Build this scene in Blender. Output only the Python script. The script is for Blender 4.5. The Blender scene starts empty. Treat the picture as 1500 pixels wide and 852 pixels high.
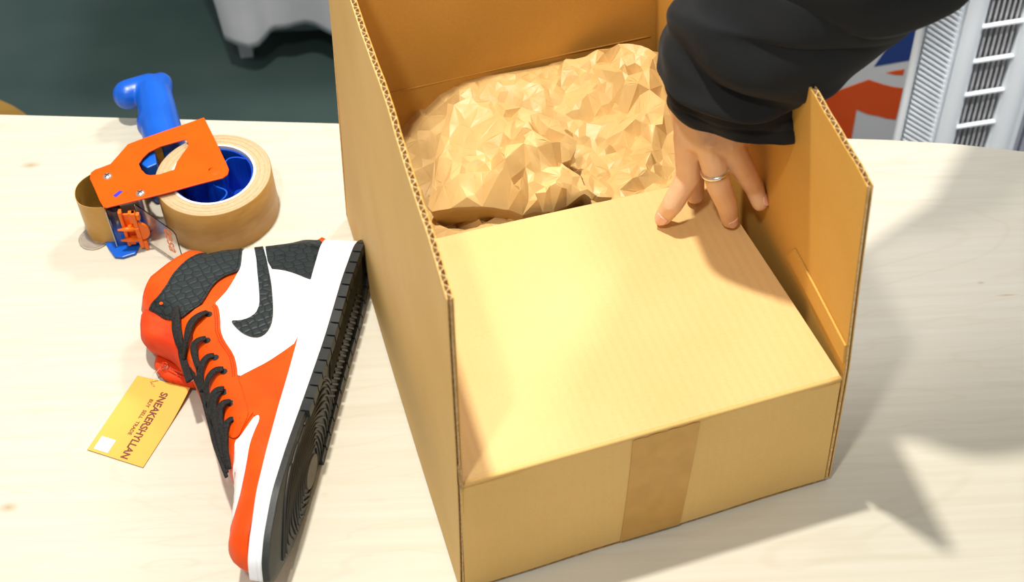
import bpy, bmesh, math, random
import numpy as np
from mathutils import Vector, Matrix, geometry
PI = math.pi
scene = bpy.context.scene
C = scene.collection

# ---------------------------------------------------------------- camera
cam_d = bpy.data.cameras.new('camera')
cam = bpy.data.objects.new('camera', cam_d)
C.objects.link(cam)
_R = Vector((0.9988, -0.0371, -0.0324)).normalized()
_F = Vector((0.0, 0.6575, -0.7535)).normalized()
_R = (_R - _F * _R.dot(_F)).normalized()
_U = _R.cross(_F)
mw = Matrix((( _R.x, _U.x, -_F.x, 0.0), (_R.y, _U.y, -_F.y, -0.9), (_R.z, _U.z, -_F.z, 1.0264), (0, 0, 0, 1)))
cam.matrix_world = mw
cam_d.sensor_width = 36.0
cam_d.sensor_fit = 'HORIZONTAL'
cam_d.lens = 2202.6 / 1500 * 36
cam_d.clip_start = 0.05
cam_d.dof.use_dof = True
cam_d.dof.focus_distance = 1.27
cam_d.dof.aperture_fstop = 9.0
scene.camera = cam

# ---------------------------------------------------------------- world, lamps, exposure
world = bpy.data.worlds.new('world')
scene.world = world
world.use_nodes = True
bg = world.node_tree.nodes['Background']
bg.inputs[0].default_value = (0.96, 0.98, 1.0, 1)
bg.inputs[1].default_value = 0.40


def lamp(name, loc, target, power, size, color):
    l = bpy.data.lights.new(name, 'AREA')
    l.shape = 'DISK'
    l.size = size
    l.energy = power
    l.color = color
    o = bpy.data.objects.new(name, l)
    C.objects.link(o)
    o.location = loc
    o.rotation_euler = (Vector(target) - Vector(loc)).to_track_quat('-Z', 'Y').to_euler()
    return o


lamp('ceiling_or_fill_lamp', (-0.27, 0.12, 2.05), (0.05, -0.05, 0), 44, 0.09, (1.0, 0.96, 0.88))
lamp('ceiling_or_fill_lamp', (-0.34, -0.92, 2.05), (0.05, -0.05, 0), 16, 0.13, (1.0, 0.96, 0.88))
lamp('ceiling_or_fill_lamp', (0.95, 1.6, 2.1), (0.1, 0.8, -0.4), 40, 0.5, (1.0, 0.98, 0.95))  # added fill that brightens the background, not an actual ceiling lamp

sp_d = bpy.data.lights.new('background_fill', 'SPOT')  # added narrow fill to lift the whites behind the table, no real lamp
sp_d.energy = 300; sp_d.spot_size = math.radians(20); sp_d.spot_blend = 0.5; sp_d.shadow_soft_size = 0.06; sp_d.color = (1.0, 0.99, 0.97)
sp_o = bpy.data.objects.new('background_fill', sp_d)
C.objects.link(sp_o)
sp_o.location = (0.75, -0.45, 2.1)
sp_o.rotation_euler = (Vector((0.68, 0.90, -0.74)) - Vector((0.75, -0.45, 2.1))).to_track_quat('-Z', 'Y').to_euler()

scene.view_settings.view_transform = 'Standard'
scene.view_settings.look = 'None'
scene.view_settings.gamma = 1.0
scene.view_settings.exposure = 0.0


# ---------------------------------------------------------------- helpers
def link(o, parent=None):
    C.objects.link(o)
    if parent is not None:
        o.parent = parent
    return o


def mesh_obj(name, verts, faces, mat, parent=None, smooth=False):
    me = bpy.data.meshes.new(name)
    me.from_pydata([tuple(v) for v in verts], [], [tuple(f) for f in faces])
    me.update()
    if mat:
        me.materials.append(mat)
    if smooth:
        me.polygons.foreach_set('use_smooth', [True] * len(me.polygons))
    return link(bpy.data.objects.new(name, me), parent)


def tag(o, label=None, cat=None, group=None, kind=None):
    if label: o['label'] = label
    if cat: o['category'] = cat
    if group: o['group'] = group
    if kind: o['kind'] = kind
    return o


def empty(name, loc=(0, 0, 0), label=None, cat=None, group=None):
    o = bpy.data.objects.new(name, None)
    o.empty_display_size = 0.02
    o.location = loc
    link(o)
    return tag(o, label, cat, group)


class MB:
    """collects simple solids into one mesh"""
    def __init__(s):
        s.v = []; s.f = []

    def add(s, verts, faces):
        n = len(s.v)
        s.v += [tuple(v) for v in verts]
        s.f += [tuple(i + n for i in f) for f in faces]

    def hexa(s, b, t):          # 4 bottom, 4 top corners in the same order
        s.add(list(b) + list(t), [(3, 2, 1, 0), (4, 5, 6, 7), (0, 1, 5, 4), (1, 2, 6, 5), (2, 3, 7, 6), (3, 0, 4, 7)])

    def box(s, x0, x1, y0, y1, z0, z1):
        s.hexa([(x0, y0, z0), (x1, y0, z0), (x1, y1, z0), (x0, y1, z0)], [(x0, y0, z1), (x1, y0, z1), (x1, y1, z1), (x0, y1, z1)])

    def slab(s, p0, p1, p2, p3, off):      # quad thickened by the vector off
        o = Vector(off)
        q = [Vector(p) for p in (p0, p1, p2, p3)]
        s.hexa(q, [a + o for a in q])

    def prism(s, poly, z0, z1):
        n = len(poly)
        a = sum(poly[i][0] * poly[(i + 1) % n][1] - poly[(i + 1) % n][0] * poly[i][1] for i in range(n))
        if a < 0: poly = poly[::-1]
        vs = [(p[0], p[1], z0) for p in poly] + [(p[0], p[1], z1) for p in poly]
        fs = [tuple(range(n))[::-1], tuple(range(n, 2 * n))] + [(i, (i + 1) % n, n + (i + 1) % n, n + i) for i in range(n)]
        s.add(vs, fs)

    def tube(s, pts, rad, seg=10, squash=None, cap=True):
        """sweep; rad number or list; squash=(normals, factor) flattens it along given normals"""
        pts = [Vector(p) for p in pts]
        n = len(pts)
        rads = rad if isinstance(rad, (list, tuple)) else [rad] * n
        rings = []
        prev = None
        for i, p in enumerate(pts):
            t = (pts[min(i + 1, n - 1)] - pts[max(i - 1, 0)]).normalized()
            if squash:
                nn = Vector(squash[0][i])
                u = nn.cross(t).normalized(); w = t.cross(u).normalized()
                fu, fw = 1.0, squash[1]
            else:
                if prev is None:
                    prev = Vector((0, 0, 1)) if abs(t.z) < 0.9 else Vector((1, 0, 0))
                u = prev.cross(t)
                if u.length < 1e-6: u = Vector((1, 0, 0)).cross(t)
                u.normalize(); w = t.cross(u).normalized(); prev = w.copy()
                fu = fw = 1.0
            rings.append([p + (u * math.cos(2 * PI * k / seg) * fu + w * math.sin(2 * PI * k / seg) * fw) * rads[i] for k in range(seg)])
        vs = [v for r in rings for v in r]
        fs = [(i * seg + k, i * seg + (k + 1) % seg, (i + 1) * seg + (k + 1) % seg, (i + 1) * seg + k) for i in range(n - 1) for k in range(seg)]
        if cap:
            fs += [tuple(range(seg))[::-1], tuple((n - 1) * seg + k for k in range(seg))]
        s.add(vs, fs)

    def lathe(s, prof, seg=48, center=(0, 0)):     # closed profile (r, z)
        m = len(prof)
        vs = [(center[0] + r * math.cos(2 * PI * k / seg), center[1] + r * math.sin(2 * PI * k / seg), z) for k in range(seg) for r, z in prof]
        fs = [(k * m + i, ((k + 1) % seg) * m + i, ((k + 1) % seg) * m + (i + 1) % m, k * m + (i + 1) % m) for k in range(seg) for i in range(m)]
        s.add(vs, fs)

    def disc(s, c, r, z0, z1, seg=24):
        s.prism([(c[0] + r * math.cos(2 * PI * k / seg), c[1] + r * math.sin(2 * PI * k / seg)) for k in range(seg)], z0, z1)

    def build(s, name, mat, parent=None, smooth=False):
        return mesh_obj(name, s.v, s.f, mat, parent, smooth)


def bevel(o, w, seg=2):
    m = o.modifiers.new('bevel', 'BEVEL'); m.width = w; m.segments = seg; m.limit_method = 'ANGLE'; m.angle_limit = math.radians(35)
    return o


def shade(o, angle=40):
    me = o.data
    me.polygons.foreach_set('use_smooth', [True] * len(me.polygons))
    me.set_sharp_from_angle(angle=math.radians(angle))
    return o


def bake(o):
    dg = bpy.context.evaluated_depsgraph_get()
    me = bpy.data.meshes.new_from_object(o.evaluated_get(dg), depsgraph=dg)
    o.modifiers.clear()
    o.data = me
    return o


def catmull(P, n=6, closed=False):
    P = [Vector(p) for p in P]
    out = []
    m = len(P)
    rng = range(m if closed else m - 1)
    for i in rng:
        if closed:
            a, b, c, d = P[(i - 1) % m], P[i], P[(i + 1) % m], P[(i + 2) % m]
        else:
            a, b, c, d = P[max(i - 1, 0)], P[i], P[i + 1], P[min(i + 2, m - 1)]
        for k in range(n):
            t = k / n
            out.append(0.5 * ((2 * b) + (c - a) * t + (2 * a - 5 * b + 4 * c - d) * t * t + (3 * b - a - 3 * c + d) * t ** 3))
    if not closed: out.append(P[-1].copy())
    return out


def inside(p, poly):
    x, y = p; c = False; n = len(poly); j = n - 1
    for i in range(n):
        xi, yi = poly[i]; xj, yj = poly[j]
        if (yi > y) != (yj > y) and x < (xj - xi) * (y - yi) / (yj - yi) + xi: c = not c
        j = i
    return c


def seg_dist(x, y, poly):
    d = 1e9
    for (x1, y1), (x2, y2) in zip(poly[:-1], poly[1:]):
        dx, dy = x2 - x1, y2 - y1
        t = ((x - x1) * dx + (y - y1) * dy) / (dx * dx + dy * dy + 1e-14)
        t = 0 if t < 0 else 1 if t > 1 else t
        e = math.hypot(x - x1 - t * dx, y - y1 - t * dy)
        if e < d: d = e
    return d


def fill2d(poly, sp):
    """2-D triangulation of a polygon with interior points; returns verts, faces, boundary count"""
    b = []
    n = len(poly)
    for i in range(n):
        p, q = Vector(poly[i][:2]), Vector(poly[(i + 1) % n][:2])
        k = max(1, int((q - p).length / sp))
        for j in range(k): b.append(p.lerp(q, j / k))
    xs = [p.x for p in b]; ys = [p.y for p in b]
    pts = list(b)
    cl = [(p.x, p.y) for p in b] + [(b[0].x, b[0].y)]
    y = min(ys); r = 0
    while y < max(ys):
        x = min(xs) + (sp / 2 if r % 2 else 0)
        while x < max(xs):
            if inside((x, y), cl[:-1]) and seg_dist(x, y, cl) > sp * 0.45: pts.append(Vector((x, y)))
            x += sp
        y += sp * 0.87; r += 1
    nb = len(b)
    v, e, f, ov, oe, of = geometry.delaunay_2d_cdt(pts, [(i, (i + 1) % nb) for i in range(nb)], [], 1, 1e-7)
    # output_type 1: triangles inside the closed boundary
    return v, f, e


def boundary_edges(faces):
    ed = {}
    for f in faces:
        for i in range(len(f)):
            a, b = f[i], f[(i + 1) % len(f)]
            if (b, a) in ed: del ed[(b, a)]
            else: ed[(a, b)] = 1
    return list(ed)


def blob(name, chains, mat, parent=None, voxel=0.0016, smooth=6, extra=None):
    """one continuous skin grown around tapered limbs: hulls of spheres, voxel remeshed and smoothed"""
    bm = bmesh.new()
    def hull(balls):
        vs = []
        for c, r in balls:
            for k in range(12):
                for j in range(-3, 4):
                    a = j * PI / 7.4
                    vs.append(bm.verts.new(Vector(c) + Vector((math.cos(a) * math.cos(k * PI / 6), math.cos(a) * math.sin(k * PI / 6), math.sin(a))) * r))
            vs.append(bm.verts.new(Vector(c) + Vector((0, 0, r)))); vs.append(bm.verts.new(Vector(c) - Vector((0, 0, r))))
        res = bmesh.ops.convex_hull(bm, input=vs, use_existing_faces=False)
        dele = [g for g in res['geom_interior'] if isinstance(g, bmesh.types.BMVert)]
        bmesh.ops.delete(bm, geom=dele, context='VERTS')
    for ch in chains:
        for a, b in zip(ch[:-1], ch[1:]): hull([a, b])
    for hs in (extra or []): hull(hs)
    me = bpy.data.meshes.new(name); bm.to_mesh(me); bm.free()
    o = link(bpy.data.objects.new(name, me), None)
    m = o.modifiers.new('r', 'REMESH'); m.mode = 'VOXEL'; m.voxel_size = voxel; m.use_smooth_shade = True
    s = o.modifiers.new('s', 'SMOOTH'); s.factor = 0.6; s.iterations = smooth
    bpy.context.view_layer.update()
    bake(o)
    o.data.materials.clear(); o.data.materials.append(mat)
    o.data.polygons.foreach_set('use_smooth', [True] * len(o.data.polygons))
    if parent: o.parent = parent
    return o


# ---------------------------------------------------------------- materials
def new_mat(name, color, rough=0.5, metal=0.0, spec=0.5):
    m = bpy.data.materials.new(name); m.use_nodes = True
    b = m.node_tree.nodes['Principled BSDF']
    b.inputs['Base Color'].default_value = (*color, 1)
    b.inputs['Roughness'].default_value = rough
    b.inputs['Metallic'].default_value = metal
    b.inputs['Specular IOR Level'].default_value = spec
    return m, m.node_tree, b


def nd(nt, t, **kw):
    n = nt.nodes.new(t)
    for k, v in kw.items():
        if k.startswith('i_'):
            key = k[2:].replace('_', ' ')
            n.inputs[int(key) if key.isdigit() else key].default_value = v
        else: setattr(n, k, v)
    return n


def mottled(name, c1, c2, scale=(20, 20, 20), rough=0.6, bump=0.0, bscale=200, spec=0.3, detail=4, bdist=0.001, metal=0.0):
    m, nt, b = new_mat(name, c1, rough, metal, spec)
    L = nt.links
    tc = nd(nt, 'ShaderNodeTexCoord'); mp = nd(nt, 'ShaderNodeMapping'); mp.inputs['Scale'].default_value = scale
    nz = nd(nt, 'ShaderNodeTexNoise'); nz.inputs['Scale'].default_value = 1.0; nz.inputs['Detail'].default_value = detail
    rp = nd(nt, 'ShaderNodeValToRGB')
    rp.color_ramp.elements[0].color = (*c1, 1); rp.color_ramp.elements[1].color = (*c2, 1)
    rp.color_ramp.elements[0].position = 0.35; rp.color_ramp.elements[1].position = 0.68
    L.new(tc.outputs['Object'], mp.inputs['Vector']); L.new(mp.outputs[0], nz.inputs['Vector'])
    L.new(nz.outputs[0], rp.inputs[0]); L.new(rp.outputs[0], b.inputs['Base Color'])
    if bump:
        n2 = nd(nt, 'ShaderNodeTexNoise'); n2.inputs['Scale'].default_value = bscale; n2.inputs['Detail'].default_value = 3
        bp = nd(nt, 'ShaderNodeBump'); bp.inputs['Strength'].default_value = bump; bp.inputs['Distance'].default_value = bdist
        L.new(tc.outputs['Object'], n2.inputs['Vector']); L.new(n2.outputs[0], bp.inputs['Height']); L.new(bp.outputs[0], b.inputs['Normal'])
    return m


M = {}
# birch ply: long grain in x, faint cathedral figure, two small knots
def birch():
    m, nt, b = new_mat('birch_ply', (0.8, 0.7, 0.52), 0.42, 0, 0.35)
    L = nt.links
    tc = nd(nt, 'ShaderNodeTexCoord')
    def noise(sc, scale, detail=5, dist=0.0):
        mp = nd(nt, 'ShaderNodeMapping'); mp.inputs['Scale'].default_value = sc; mp.inputs['Rotation'].default_value = (0, 0, -0.11 * -1)
        n = nd(nt, 'ShaderNodeTexNoise'); n.inputs['Scale'].default_value = scale; n.inputs['Detail'].default_value = detail; n.inputs['Distortion'].default_value = dist
        L.new(tc.outputs['Object'], mp.inputs[0]); L.new(mp.outputs[0], n.inputs[0]); return n
    n1 = noise((3, 90, 1), 1.6, 6)
    n2 = noise((1.2, 5, 1), 1.5, 3, 1.0)
    mix = nd(nt, 'ShaderNodeValToRGB'); e = mix.color_ramp.elements
    e[0].color = (0.58, 0.535, 0.425, 1); e[1].color = (0.62, 0.585, 0.485, 1); e[0].position = 0.3; e[1].position = 0.65
    L.new(n1.outputs[0], mix.inputs[0])
    # contour lines of a smooth field give the cathedral rings
    mul = nd(nt, 'ShaderNodeMath', operation='MULTIPLY'); mul.inputs[1].default_value = 60
    sn = nd(nt, 'ShaderNodeMath', operation='SINE'); L.new(n2.outputs[0], mul.inputs[0]); L.new(mul.outputs[0], sn.inputs[0])
    pw = nd(nt, 'ShaderNodeMapRange'); pw.inputs[1].default_value = 0.86; pw.inputs[2].default_value = 1.0; pw.inputs[3].default_value = 0.0; pw.inputs[4].default_value = 0.09
    L.new(sn.outputs[0], pw.inputs[0])
    mx = nd(nt, 'ShaderNodeMix', data_type='RGBA', blend_type='MULTIPLY'); mx.inputs[7].default_value = (0.62, 0.5, 0.32, 1)
    L.new(pw.outputs[0], mx.inputs[0]); L.new(mix.outputs[0], mx.inputs[6])
    last = mx.outputs[2]
    for (kx, ky, rx, ry) in [(-0.4707, 0.1921, 0.012, 0.006), (-0.419, -0.2113, 0.01, 0.006), (0.4211, -0.0221, 0.004, 0.002), (0.4404, -0.038, 0.012, 0.0016)]:
        mp = nd(nt, 'ShaderNodeMapping'); mp.inputs['Location'].default_value = (-kx / rx, -ky / ry, 0); mp.inputs['Scale'].default_value = (1 / rx, 1 / ry, 0)
        ln = nd(nt, 'ShaderNodeVectorMath', operation='LENGTH')
        mr = nd(nt, 'ShaderNodeMapRange'); mr.inputs[1].default_value = 0.0; mr.inputs[2].default_value = 1.0; mr.inputs[3].default_value = 0.65; mr.inputs[4].default_value = 0.0
        L.new(tc.outputs['Object'], mp.inputs[0]); L.new(mp.outputs[0], ln.inputs[0]); L.new(ln.outputs['Value'], mr.inputs[0])
        k = nd(nt, 'ShaderNodeMix', data_type='RGBA'); k.inputs[7].default_value = (0.36, 0.23, 0.09, 1)
        L.new(mr.outputs[0], k.inputs[0]); L.new(last, k.inputs[6]); last = k.outputs[2]
    L.new(last, b.inputs['Base Color'])
    return m


def cardboard(name, c1, c2, rib=0.25, rough=0.62, pitch=0.0075):
    """kraft liner: fibre mottling and the faint ribs of the fluting; ribs run along local Y"""
    m, nt, b = new_mat(name, c1, rough, 0, 0.25)
    L = nt.links
    tc = nd(nt, 'ShaderNodeTexCoord')
    nz = nd(nt, 'ShaderNodeTexNoise'); nz.inputs['Scale'].default_value = 9; nz.inputs['Detail'].default_value = 6
    nf = nd(nt, 'ShaderNodeTexNoise'); nf.inputs['Scale'].default_value = 500; nf.inputs['Detail'].default_value = 3
    L.new(tc.outputs['Object'], nz.inputs[0]); L.new(tc.outputs['Object'], nf.inputs[0])
    ad = nd(nt, 'ShaderNodeMath', operation='MULTIPLY_ADD'); ad.inputs[1].default_value = 0.45; L.new(nf.outputs[0], ad.inputs[0]); L.new(nz.outputs[0], ad.inputs[2])
    rp = nd(nt, 'ShaderNodeValToRGB'); e = rp.color_ramp.elements
    e[0].color = (*c1, 1); e[1].color = (*c2, 1); e[0].position = 0.5; e[1].position = 0.95
    L.new(ad.outputs[0], rp.inputs[0]); L.new(rp.outputs[0], b.inputs['Base Color'])
    uv = nd(nt, 'ShaderNodeAttribute', attribute_name='rib')
    ml = nd(nt, 'ShaderNodeMath', operation='MULTIPLY'); ml.inputs[1].default_value = 2 * PI / pitch; L.new(uv.outputs['Fac'], ml.inputs[0])
    sn = nd(nt, 'ShaderNodeMath', operation='SINE'); L.new(ml.outputs[0], sn.inputs[0])
    bp = nd(nt, 'ShaderNodeBump'); bp.inputs['Strength'].default_value = rib; bp.inputs['Distance'].default_value = 0.0006
    ad2 = nd(nt, 'ShaderNodeMath', operation='MULTIPLY_ADD'); ad2.inputs[1].default_value = 0.5
    L.new(nz.outputs[0], ad2.inputs[0]); L.new(sn.outputs[0], ad2.inputs[2])
    L.new(ad2.outputs[0], bp.inputs['Height']); L.new(bp.outputs[0], b.inputs['Normal'])
    return m


M['birch'] = birch()
M['ply_edge'] = mottled('ply_edge', (0.42, 0.27, 0.12), (0.6, 0.42, 0.22), (4, 4, 300), 0.6)
M['table_leg'] = mottled('table_leg', (0.7, 0.7, 0.7), (0.75, 0.75, 0.75), rough=0.4)
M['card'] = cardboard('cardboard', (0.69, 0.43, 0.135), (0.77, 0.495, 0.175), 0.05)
M['card_lid_lit'] = cardboard('cardboard_lid_lit', (0.69, 0.455, 0.18), (0.77, 0.52, 0.225), 0.12)  # same board, paler: light on the upward face put into its colour
M['card_in_shaded'] = cardboard('cardboard_inner_shaded', (0.62, 0.335, 0.06), (0.70, 0.39, 0.085), 0.012)  # same board, deeper: shade inside the box put into its colour
M['flute'] = mottled('cardboard_fluting', (0.60, 0.38, 0.15), (0.82, 0.62, 0.34), (300, 300, 300), 0.7)
M['cut_edge'] = mottled('cardboard_cut_edge', (0.36, 0.2, 0.07), (0.6, 0.38, 0.16), (250, 250, 250), 0.8)
M['tape'] = mottled('packing_tape', (0.55, 0.285, 0.055), (0.61, 0.325, 0.07), (60, 60, 60), 0.35, 0.1, 400, 0.4)
M['kraft'] = mottled('kraft_paper', (0.61, 0.40, 0.15), (0.68, 0.46, 0.185), (14, 14, 14), 0.42, 0.12, 300, 0.35)
M['roll_side'] = mottled('tape_roll_side', (0.42, 0.22, 0.05), (0.48, 0.265, 0.07), (60, 60, 200), 0.45, 0.08, 500, 0.35)
M['roll_top'] = mottled('tape_roll_top', (0.52, 0.37, 0.20), (0.57, 0.42, 0.25), (300, 300, 300), 0.7)
M['core'] = mottled('white_core', (0.75, 0.74, 0.70), (0.84, 0.83, 0.80), (80, 80, 80), 0.7)
M['adhesive'] = mottled('tape_adhesive_side', (0.42, 0.22, 0.03), (0.48, 0.26, 0.04), (40, 40, 40), 0.35)
M['orange_paint'] = mottled('orange_painted_steel', (0.86, 0.085, 0.0), (0.90, 0.10, 0.0), (30, 30, 30), 0.4, 0.03, 900, 0.2)
M['orange_plastic'] = mottled('orange_plastic', (0.90, 0.15, 0.005), (0.92, 0.18, 0.01), (50, 50, 50), 0.35)
M['blue'] = mottled('blue_plastic', (0.001, 0.085, 0.50), (0.002, 0.115, 0.62), (20, 20, 20), 0.34, 0.05, 700, 0.5)
M['blue_hub'] = mottled('blue_hub_plastic', (0.004, 0.06, 0.50), (0.005, 0.09, 0.62), (20, 20, 20), 0.3, 0.04, 700, 0.5)
M['steel'] = mottled('zinc_steel', (0.66, 0.67, 0.68), (0.8, 0.8, 0.8), (200, 200, 200), 0.3, metal=0.9)
M['dark_metal'] = mottled('dark_rubber', (0.02, 0.02, 0.022), (0.04, 0.04, 0.045), (60, 60, 60), 0.5)
M['blue_mark'] = new_mat('blue_mark', (0.03, 0.03, 0.5), 0.5)[0]
def clear(name, col, rough=0.05):
    m, nt, b = new_mat(name, col, rough); b.inputs['Transmission Weight'].default_value = 1.0; b.inputs['IOR'].default_value = 1.35
    return m
M['clear'] = clear('clear_plastic', (1.0, 0.95, 0.94), 0.12)
# shoe
M['or_leather'] = mottled('orange_leather', (0.78, 0.064, 0.0), (0.84, 0.086, 0.0), (30, 30, 30), 0.45, 0.2, 900, 0.3, bdist=0.0005)
M['or_dark'] = mottled('orange_lining', (0.66, 0.035, 0.002), (0.76, 0.055, 0.002), (40, 40, 40), 0.6, 0.3, 500, 0.3)
M['white_leather'] = mottled('white_leather', (0.80, 0.80, 0.80), (0.85, 0.85, 0.85), (60, 60, 60), 0.4, 0.08, 1200, 0.4, bdist=0.0004)
M['midsole'] = mottled('white_midsole', (0.80, 0.81, 0.83), (0.85, 0.85, 0.86), (60, 60, 60), 0.45, 0.1, 900, 0.4, bdist=0.0004)
def scales(name, c1, c2, sc, strength, rnd=0.6):
    m, nt, b = new_mat(name, c1, 0.45, 0, 0.35)
    L = nt.links
    tc = nd(nt, 'ShaderNodeTexCoord'); mp = nd(nt, 'ShaderNodeMapping'); mp.inputs['Scale'].default_value = sc; mp.inputs['Rotation'].default_value = (0, 0, 0.6)
    v = nd(nt, 'ShaderNodeTexVoronoi'); v.inputs['Randomness'].default_value = rnd; v.inputs['Scale'].default_value = 1
    v2 = nd(nt, 'ShaderNodeTexVoronoi', feature='DISTANCE_TO_EDGE'); v2.inputs['Randomness'].default_value = rnd; v2.inputs['Scale'].default_value = 1
    L.new(tc.outputs['Object'], mp.inputs[0]); L.new(mp.outputs[0], v.inputs[0]); L.new(mp.outputs[0], v2.inputs[0])
    mr = nd(nt, 'ShaderNodeMapRange'); mr.inputs[2].default_value = 0.25; L.new(v2.outputs['Distance'], mr.inputs[0])
    bp = nd(nt, 'ShaderNodeBump'); bp.inputs['Strength'].default_value = strength; bp.inputs['Distance'].default_value = 0.0012
    L.new(mr.outputs[0], bp.inputs['Height']); L.new(bp.outputs[0], b.inputs['Normal'])
    rp = nd(nt, 'ShaderNodeValToRGB'); rp.color_ramp.elements[0].color = (*[c * .45 for c in c1], 1); rp.color_ramp.elements[1].color = (*c2, 1); rp.color_ramp.elements[1].position = 0.35
    L.new(mr.outputs[0], rp.inputs[0]); L.new(rp.outputs[0], b.inputs['Base Color'])
    return m
M['scale_black'] = scales('black_scale_leather', (0.011, 0.015, 0.016), (0.020, 0.027, 0.028), (150, 120, 90), 0.28, 0.5)
M['swoosh'] = scales('black_scale_leather_fine', (0.011, 0.015, 0.016), (0.021, 0.028, 0.029), (150, 150, 90), 0.3, 0.5)
M['rubber'] = mottled('black_rubber', (0.016, 0.018, 0.018), (0.030, 0.032, 0.030), (30, 30, 30), 0.48, 0.3, 500, 0.5, bdist=0.0005)
M['rubber_worn'] = mottled('worn_pivot_rubber', (0.13, 0.115, 0.085), (0.17, 0.15, 0.11), (60, 60, 60), 0.6)
M['lace'] = mottled('black_lace', (0.010, 0.010, 0.010), (0.028, 0.026, 0.024), (600, 600, 600), 0.75, 0.6, 900, 0.25)
M['stitch'] = new_mat('dark_orange_thread', (0.55, 0.03, 0.003), 0.7)[0]
M['stitch_black'] = new_mat('black_thread', (0.008, 0.008, 0.008), 0.7)[0]
M['tan_edge'] = new_mat('tan_leather_edge', (0.45, 0.22, 0.09), 0.7)[0]
# tag
M['tag'] = mottled('yellow_card', (0.82, 0.42, 0.07), (0.86, 0.46, 0.085), (12, 12, 12), 0.35, 0.0, 1, 0.5)
M['ink'] = new_mat('brown_ink', (0.16, 0.035, 0.012), 0.5)[0]
M['ink_orange'] = new_mat('orange_ink', (0.85, 0.16, 0.01), 0.4)[0]
M['sticker'] = mottled('white_sticker', (0.78, 0.8, 0.82), (0.86, 0.87, 0.88), (200, 200, 200), 0.5)
M['tag_edge'] = new_mat('brown_card_edge', (0.35, 0.14, 0.02), 0.7)[0]
# person
def skin():
    m = mottled('skin', (0.74, 0.455, 0.26), (0.80, 0.52, 0.31), (45, 45, 45), 0.45, 0.35, 260, 0.4, bdist=0.0008)
    b = m.node_tree.nodes['Principled BSDF']
    b.inputs['Subsurface Weight'].default_value = 0.25; b.inputs['Subsurface Radius'].default_value = (0.010, 0.004, 0.002); b.inputs['Subsurface Scale'].default_value = 0.5
    return m
M['skin'] = skin()
M['nail'] = new_mat('fingernail', (0.86, 0.50, 0.38), 0.25, 0, 0.5)[0]
M['silver'] = mottled('brushed_silver', (0.78, 0.74, 0.68), (0.9, 0.88, 0.84), (300, 300, 300), 0.22, metal=1.0)
def cloth_black():
    m = mottled('black_cotton', (0.006, 0.007, 0.008), (0.011, 0.012, 0.013), (16, 16, 16), 0.85, 0.5, 1400, 0.25, bdist=0.0006)
    b = m.node_tree.nodes['Principled BSDF']; b.inputs['Sheen Weight'].default_value = 0.04; b.inputs['Sheen Roughness'].default_value = 0.5
    return m
M['sleeve'] = cloth_black()
# background
M['floor'] = mottled('dark_vinyl_floor', (0.024, 0.052, 0.047), (0.050, 0.082, 0.076), (2.2, 3.2, 2), 0.5, 0.0, 1, 0.3, detail=8)
M['seam'] = new_mat('floor_seam', (0.07, 0.095, 0.09), 0.6)[0]
M['white_cloth'] = mottled('grey_white_cloth', (0.56, 0.57, 0.60), (0.64, 0.65, 0.68), (8, 8, 8), 0.8)
M['white_paint'] = mottled('white_painted_wood', (0.45, 0.47, 0.48), (0.5, 0.52, 0.52), (8, 8, 8), 0.5)
M['rail'] = new_mat('grey_green_rail', (0.10, 0.15, 0.14), 0.6)[0]
M['white_plastic'] = mottled('white_plastic', (0.80, 0.84, 0.88), (0.84, 0.87, 0.90), (5, 5, 5), 0.4)
M['white_bright'] = new_mat('white_gloss_trim', (0.85, 0.87, 0.88), 0.3)[0]
M['grille'] = mottled('dark_grille_back', (0.16, 0.16, 0.155), (0.24, 0.23, 0.23), (20, 20, 20), 0.6)
M['fin'] = new_mat('grey_fin', (0.50, 0.50, 0.51), 0.5)[0]
M['grey_panel'] = mottled('lilac_grey_panel', (0.36, 0.37, 0.44), (0.40, 0.41, 0.47), (3, 3, 3), 0.6)
M['bag_white'] = mottled('bag_white_paper', (0.66, 0.68, 0.70), (0.70, 0.72, 0.73), (5, 5, 5), 0.45)
M['bag_orange'] = mottled('bag_orange_print', (0.70, 0.07, 0.005), (0.78, 0.10, 0.01), (6, 6, 6), 0.35)
M['bag_blue'] = new_mat('bag_blue_print', (0.005, 0.04, 0.22), 0.35)[0]
M['stool'] = mottled('brown_wood', (0.22, 0.12, 0.02), (0.28, 0.16, 0.03), (6, 30, 6), 0.5)
M['wall'] = mottled('painted_wall', (0.62, 0.62, 0.60), (0.66, 0.66, 0.64), (2, 2, 2), 0.8)
M['skirting'] = new_mat('white_skirting', (0.7, 0.7, 0.7), 0.5)[0]

# ================================================================ SETTING
FZ = -0.74
SEAM_Y = 0.985
o = MB(); o.box(-5, 5, -3, 4.2, FZ - 0.05, FZ - 0.003); fl = o.build('floor', M['seam']); tag(fl, kind='structure')
for y0, y1 in ((-3, -1.02), (-1.017, SEAM_Y - 0.0015), (SEAM_Y + 0.0015, 3.0), (3.003, 4.2)):
    o = MB(); o.box(-5, 5, y0, y1, FZ - 0.003, FZ); o.build('vinyl_sheet', M['floor'], fl)
o = MB(); o.box(-5.1, 5.1, 4.2, 4.3, FZ, 2.3); tag(o.build('wall_back', M['wall']), kind='structure')
o = MB(); o.box(-5.0, 5.0, 4.185, 4.2, FZ, FZ + 0.08); tag(o.build('baseboard_back', M['skirting']), kind='structure')

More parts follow.
